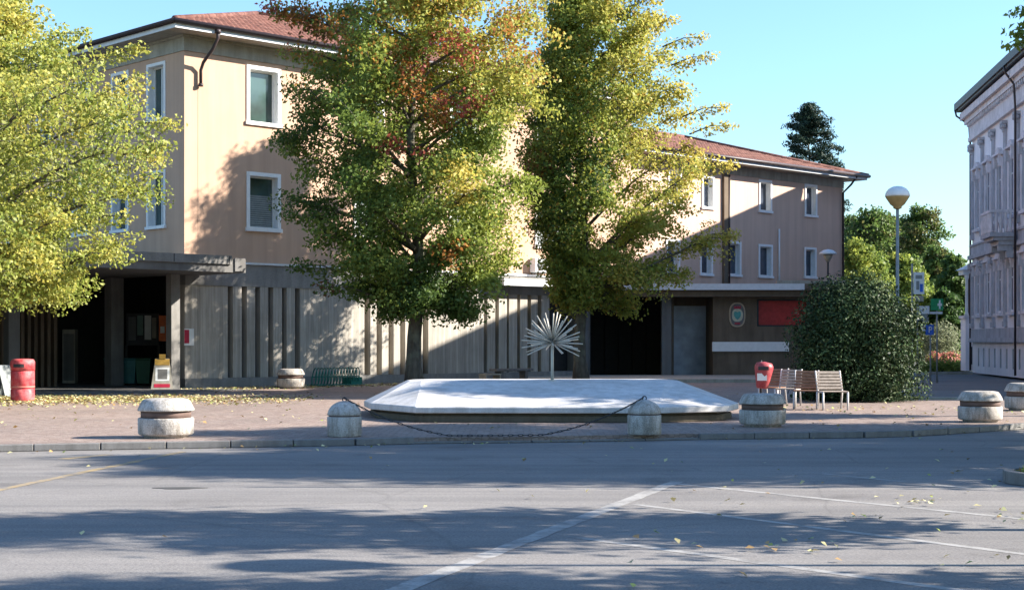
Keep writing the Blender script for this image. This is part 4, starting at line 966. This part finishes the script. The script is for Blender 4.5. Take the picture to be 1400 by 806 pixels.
# off-frame trees whose shade and twigs reach the picture
def colg(k):
    def f(C, cr, lr, P, rs):
        return pal_mix(k + .4*(cr-.5) + .2*(lr-.5))
    return f
exr = []
for px, py in ((1388,18),(1384,42),(1383,62),(1398,50),(1402,10)):
    q = at(px, py, 27.0); q = (q[0]-15.2, q[1]-26.4, q[2]); exr.append(((q[0]+2.2, q[1]-.1, q[2]+.4), q, .17))
make_tree('plane_tree', 'broad street tree right of the road whose twigs hang into the top corner', 'tree', (15.2,26.4,0), 3.0, [(3.4,1.5,2.5),(4.6,3.6,4),(6.4,4.2,4.6),(8.2,3.6,3.6),(9.6,2.2,2.2),(10.2,1,1)], 105000, .12, colg(.55), 41, 'trees right of the road', limbs=46, tr=.25, extra=exr, clump=.75, depth=.8)
make_tree('plane_tree', 'dense street tree shading the road near the kerb on the right', 'tree', (15.0,21.3,-.1), 2.6, [(2.9,1.5,2),(4.2,3.0,3),(6.4,3.5,3.5),(8.6,3.0,3),(10.3,1.6,1.6)], 70000, .17, colg(.4), 43, 'trees right of the road', limbs=44, tr=.22, clump=.8, depth=.85)
make_tree('plane_tree', 'slim young tree shading the middle of the road on the right', 'tree', (8.4,13.75,-.1), 2.9, [(2.9,.6,.7),(4,1.3,1.4),(5.5,1.6,1.6),(7,1.1,1.1),(8.2,.4,.4)], 13000, .15, colg(.4), 47, 'trees right of the road', limbs=30, tr=.11, clump=.55, depth=.85)
make_tree('plane_tree', 'slim young tree closest to the viewer beside the road', 'tree', (9.2,10.05,-.1), 2.9, [(2.9,.6,.7),(3.8,1.2,1.3),(5.2,1.3,1.3),(6.6,.8,.8),(7.6,.3,.3)], 8000, .15, colg(.4), 48, 'trees right of the road', limbs=26, tr=.10, clump=.5, depth=.8)

make_tree('plane_tree', 'rounded street tree nearest the fountain on the right', 'tree', (14.4,32.4,0), 3.6, [(4.4,.8,.8),(5.4,1.8,1.8),(7.0,1.9,1.9),(8.0,1.5,1.5),(8.8,.5,.5)], 32000, .17, colg(.5), 49, 'trees right of the road', limbs=30, tr=.16, clump=.6, depth=.8)
# far trees
def far_tree(label, px, ytop, ybot, wpx, Y, k, seed, n=14000, leaf=.32, name='broadleaf_tree', colf=None):
    h = Z(ytop, Y)+.1; lo = max(1.2, Z(ybot, Y)); r = wpx/2*Y/F
    env = [(lo, r*.45, r*.45), (lo+(h-lo)*.25, r*.95, r*.95), (lo+(h-lo)*.55, r, r), (lo+(h-lo)*.8, r*.75, r*.75), (h, r*.25, r*.25)]
    make_tree(name, label, 'tree', (X(px,Y), Y, -.1), max(1, lo*.7), env, n, leaf, colf or colg(k), seed, 'trees beyond the buildings', limbs=34, tr=.3, clump=r*.30, subs=6, bark=M_barkd, flat=.85)
def colbr(C, cr, lr, P, rs):
    c = pal_mix(.25+.4*(cr-.5)+.2*(lr-.5)); m = cr > .7; c[m] = np.array([.15,.145,.05])*(.7+.6*rs.rand(m.sum(),1)); return c
far_tree('tall olive brown tree behind the globe lamp', 1200, 292, 470, 130, 135, .35, 61, 26000, .30, colf=colbr)
far_tree('open crowned tree against the sky right of the globe lamp', 1258, 284, 470, 88, 128, .35, 62, 14000, .27, colf=colbr)
far_tree('bright green rounded tree beside the rear building corner', 1178, 334, 480, 84, 95, .46, 63, 20000, .22)
far_tree('green tree directly behind the tall sign post', 1232, 352, 490, 84, 100, .5, 64, 18000, .28)
far_tree('small brownish tree behind the pharmacy sign', 1281, 340, 480, 56, 120, .4, 65, 14000, .32, colf=colbr)
far_tree('very dark tree beside the palace porch', 1303, 350, 500, 46, 105, .08, 66, 13000, .30)
far_tree('small dark tree above the flower bed', 1290, 400, 500, 50, 98, .05, 67, 9000, .26)
far_tree('broad dark green tree directly behind the globe lamp pole', 1226, 300, 480, 100, 150, .22, 68, 18000, .32)
far_tree('dark green tree against the rear building corner', 1166, 296, 470, 60, 140, .2, 69, 12000, .30)
# conifer
def colc(C, cr, lr, P, rs): return np.array([.018,.035,.022])*(.6+.9*lr[:,None])
ez = Z(138,125); make_tree('conifer_tree', 'dark conifer rising above the rear roof', 'tree', (X(1106,125),125,-.1), 3, [(5,3.4,3.4),(9,2.9,2.9),(13,2.5,2.5),(Z(212,125),2.3,2.9),(Z(190,125),1.5,2.4),(Z(165,125),1.5,1.2),(ez,.15,.15)], 26000, .34, colc, 71, None, limbs=64, tr=.3, rise=-.1, clump=.6, flat=.45, subs=6, bark=M_barkd, mat=M_leafb, leaf_aspect=.28)

# round bush
def shrub(name, label, loc, rx, ry, rz, n, leaf, colf, seed, lumps=70, mat=None, group=None):
    rs = np.random.RandomState(seed); t = thing(name, label, 'shrub', loc, 0, group)
    P = []; S = []
    bm = MB()
    for i in range(lumps):
        a = i*2.39996; f = (i+.5)/lumps; z = rz*(.02+.96*f); rad = math.sqrt(max(.02, 1-((z/rz-.40)/.62)**2)); k = rs.uniform(.52,.98)
        p = Vector((rx*rad*k*math.cos(a), ry*rad*k*math.sin(a), z)); P.append(list(p)); S.append(rs.uniform(.2,.48))
        if i % 3 == 0: bm.tube([(0,0,0),(p.x*.4,p.y*.4,p.z*.6),p], [.05,.03,.01], 5)
    bm.build('stems', M_barkd, t); P = np.array(P); S = np.array(S)*max(rx,rz)/1.8
    idx = rs.choice(lumps, n, p=S**2/(S**2).sum()); d = rs.normal(size=(n,3)); d /= np.linalg.norm(d,axis=1,keepdims=True)
    C = P[idx] + d*(rs.rand(n,1)**.33)*S[idx][:,None]*np.array([1.1,1.1,1.0]); C[:,2] = np.maximum(C[:,2], .03+.1*rs.rand(n))
    N = d + rs.normal(size=(n,3))*.5 + np.array([0,0,.3]); cols = colf(C, rs.rand(lumps)[idx], rs.rand(n), P[idx], rs)
    leaf_mesh('foliage', C, N, leaf, cols, mat or M_leafb, t, .5, .12, seed); return t
def colbush(C, cr, lr, P, rs):
    c = np.array([.038,.066,.026])*(.5+.8*lr[:,None])*(.6+.8*cr[:,None]); m = (rs.rand(len(C)) < .05+.12*(C[:,0] > .3)); c[m] = np.array([.13,.16,.08])*(.7+.5*rs.rand(m.sum(),1)); return c  # extra pale leaves on the right put the sunlit side into the colour
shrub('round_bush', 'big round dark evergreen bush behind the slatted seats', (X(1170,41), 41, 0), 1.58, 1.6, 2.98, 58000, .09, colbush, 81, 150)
# flower bed and low hedge in the distance
def colfl(C, cr, lr, P, rs):
    c = pal_mix(.35+.3*(lr-.5)); m = (C[:,2] > .5) & (rs.rand(len(C)) < .6); c[m] = np.array([.55,.20,.17])*(.6+.8*rs.rand(m.sum(),1)); return c
shrub('flower_bed', 'pink flowering bed in front of the distant trees', (X(1288,88), 88, -.1), 1.5, .8, .95, 5000, .13, colfl, 82, 40, M_leaf)
shrub('low_hedge', 'low bright green hedge strip below the pink flowers', (X(1290,84), 84, -.1), 1.6, .6, .5, 4000, .12, lambda C,cr,lr,P,rs: pal_mix(.5+.3*(lr-.5)), 83, 40, M_leaf)
shrub('pale_bush', 'small pale rounded bush beside the parking sign', (X(1283,92), 92, -.1), 1.1, 1.0, 2.5, 5000, .15, lambda C,cr,lr,P,rs: np.array([.22,.24,.14])*(.6+.8*lr[:,None]), 84, 40, M_leaf)
m = MB(); m.box((X(1270,96),96,-.1),(X(1312,96),96.3,Z(483,96))); o = m.build('garden_wall', M_pal, None); o['label'] = 'low pale garden wall behind the flowers'; o['category'] = 'wall'
# far wood closing the view
rs = np.random.RandomState(9); n = 30000
Cw = np.stack([rs.uniform(-10,130,n), 190+rs.rand(n)*10, rs.rand(n)**.8*8.0*(.75+.25*np.sin(np.arange(n)*0))], 1); Cw[:,2] *= .75+.25*np.sin(Cw[:,0]*.35)
leaf_mesh('far_wood', Cw, rs.normal(size=(n,3))+np.array([0,-.5,.4]), .9, pal_mix(.2+.35*rs.rand(n)), M_leafb, None, seed=4, kind='stuff')
sheet('far_lawn', [(15,125),(60,125),(120,230),(15,230)], -.094, plain('far_grass',(.08,.11,.03),.9,.3,1), kind='structure')
# pale kerb strip in front of the side street
m = MB(); m.box((X(1180,44),43.2,-.098),(X(1312,44),43.5,.0)); m.build('street_kerb', M_corn, None, kind='structure')
m = MB(); m.box((X(1262,78),77.0,-.098),(X(1322,78),77.4,.05)); m.build('street_kerb', M_corn, None, kind='structure')

# ================================================================== FALLEN LEAVES, GRASS
def scatter(name, pts, z, size, seed, cols):
    rs = np.random.RandomState(seed); n = len(pts); C = np.column_stack([pts, np.full(n, z)+rs.rand(n)*.02])
    N = np.column_stack([rs.normal(size=(n,2))*.35, np.ones(n)]); leaf_mesh(name, C, N, size, cols, M_fallen, None, .75, .12, seed, kind='stuff')
rs = np.random.RandomState(12)
def lc(n):
    c = np.array([.50,.44,.22])*(.6+.7*rs.rand(n,1)); m = rs.rand(n) < .3; c[m] = np.array([.35,.22,.09])*(.6+.6*rs.rand(m.sum(),1)); m = rs.rand(n) < .15; c[m] = np.array([.28,.32,.08]); return c
P = np.column_stack([rs.uniform(-15,-5.5,6500), 41.5+rs.normal(size=6500)*1.8]); P = P[rs.rand(len(P)) < np.clip((-P[:,0]-4.5)/6,0,1)]; P = P[P[:,1] < 44.5+(P[:,0]+15)*.6]
Q = np.column_stack([rs.uniform(-14,14,420), rs.uniform(27,47,420)])
W = np.array([[*(P0 + dA*t + nA*o)] for t, o in zip(rs.uniform(-1,13,1600), -2.2+rs.normal(size=1600)*.8)])
S_ = np.column_stack([rs.uniform(5,15,160), 35+rs.normal(size=160)*1.5])
allp = np.vstack([P,Q,W,S_]); inf = ~((allp[:,0] > -3.3) & (allp[:,0] < 4.8) & (allp[:,1] > 29.5) & (allp[:,1] < 36.6)); allp = allp[inf]
scatter('fallen_leaves', allp, .012, .085, 13, lc(len(allp)))
n = 240; a = np.column_stack([rs.uniform(-9,8,n), rs.uniform(9.5,24,n)]); wgt = np.clip((a[:,0]/a[:,1]+.15)*2.2, .06, 1); a = a[rs.rand(n) < wgt]
cl = np.vstack([np.column_stack([x+rs.normal(size=k)*.22, y+rs.normal(size=k)*.22]) for x,y,k in ((4.35,16.2,16),(5.0,14.8,16),(2.3,12.6,12),(1.4,12.9,5),(3.6,14.5,6),(3.9,11.9,5))])
kb_ = np.array([[x+rs.normal()*.3, np.interp(x,[p[0] for p in kerbline],[p[1] for p in kerbline])-.25-abs(rs.normal())*.25] for x in rs.uniform(-9,10,60)])
a = np.vstack([a, cl, kb_]); scatter('road_leaves', a, -.086, .07, 14, lc(len(a)))
n = 5200; th = rs.rand(n)*2*math.pi; rr_ = np.sqrt(rs.rand(n)); P = np.column_stack([ic[0]+2.8*rr_*np.cos(th), ic[1]+1.2*rr_*np.sin(th), .03+.03*rs.rand(n)])
leaf_mesh('island_grass', P, rs.normal(size=(n,3))*[1,1,.4], .11, np.vstack([pal_mix(.45+.3*rs.rand(n//2)), lc(n-n//2)]), M_grass, None, .25, .1, 15, kind='stuff')
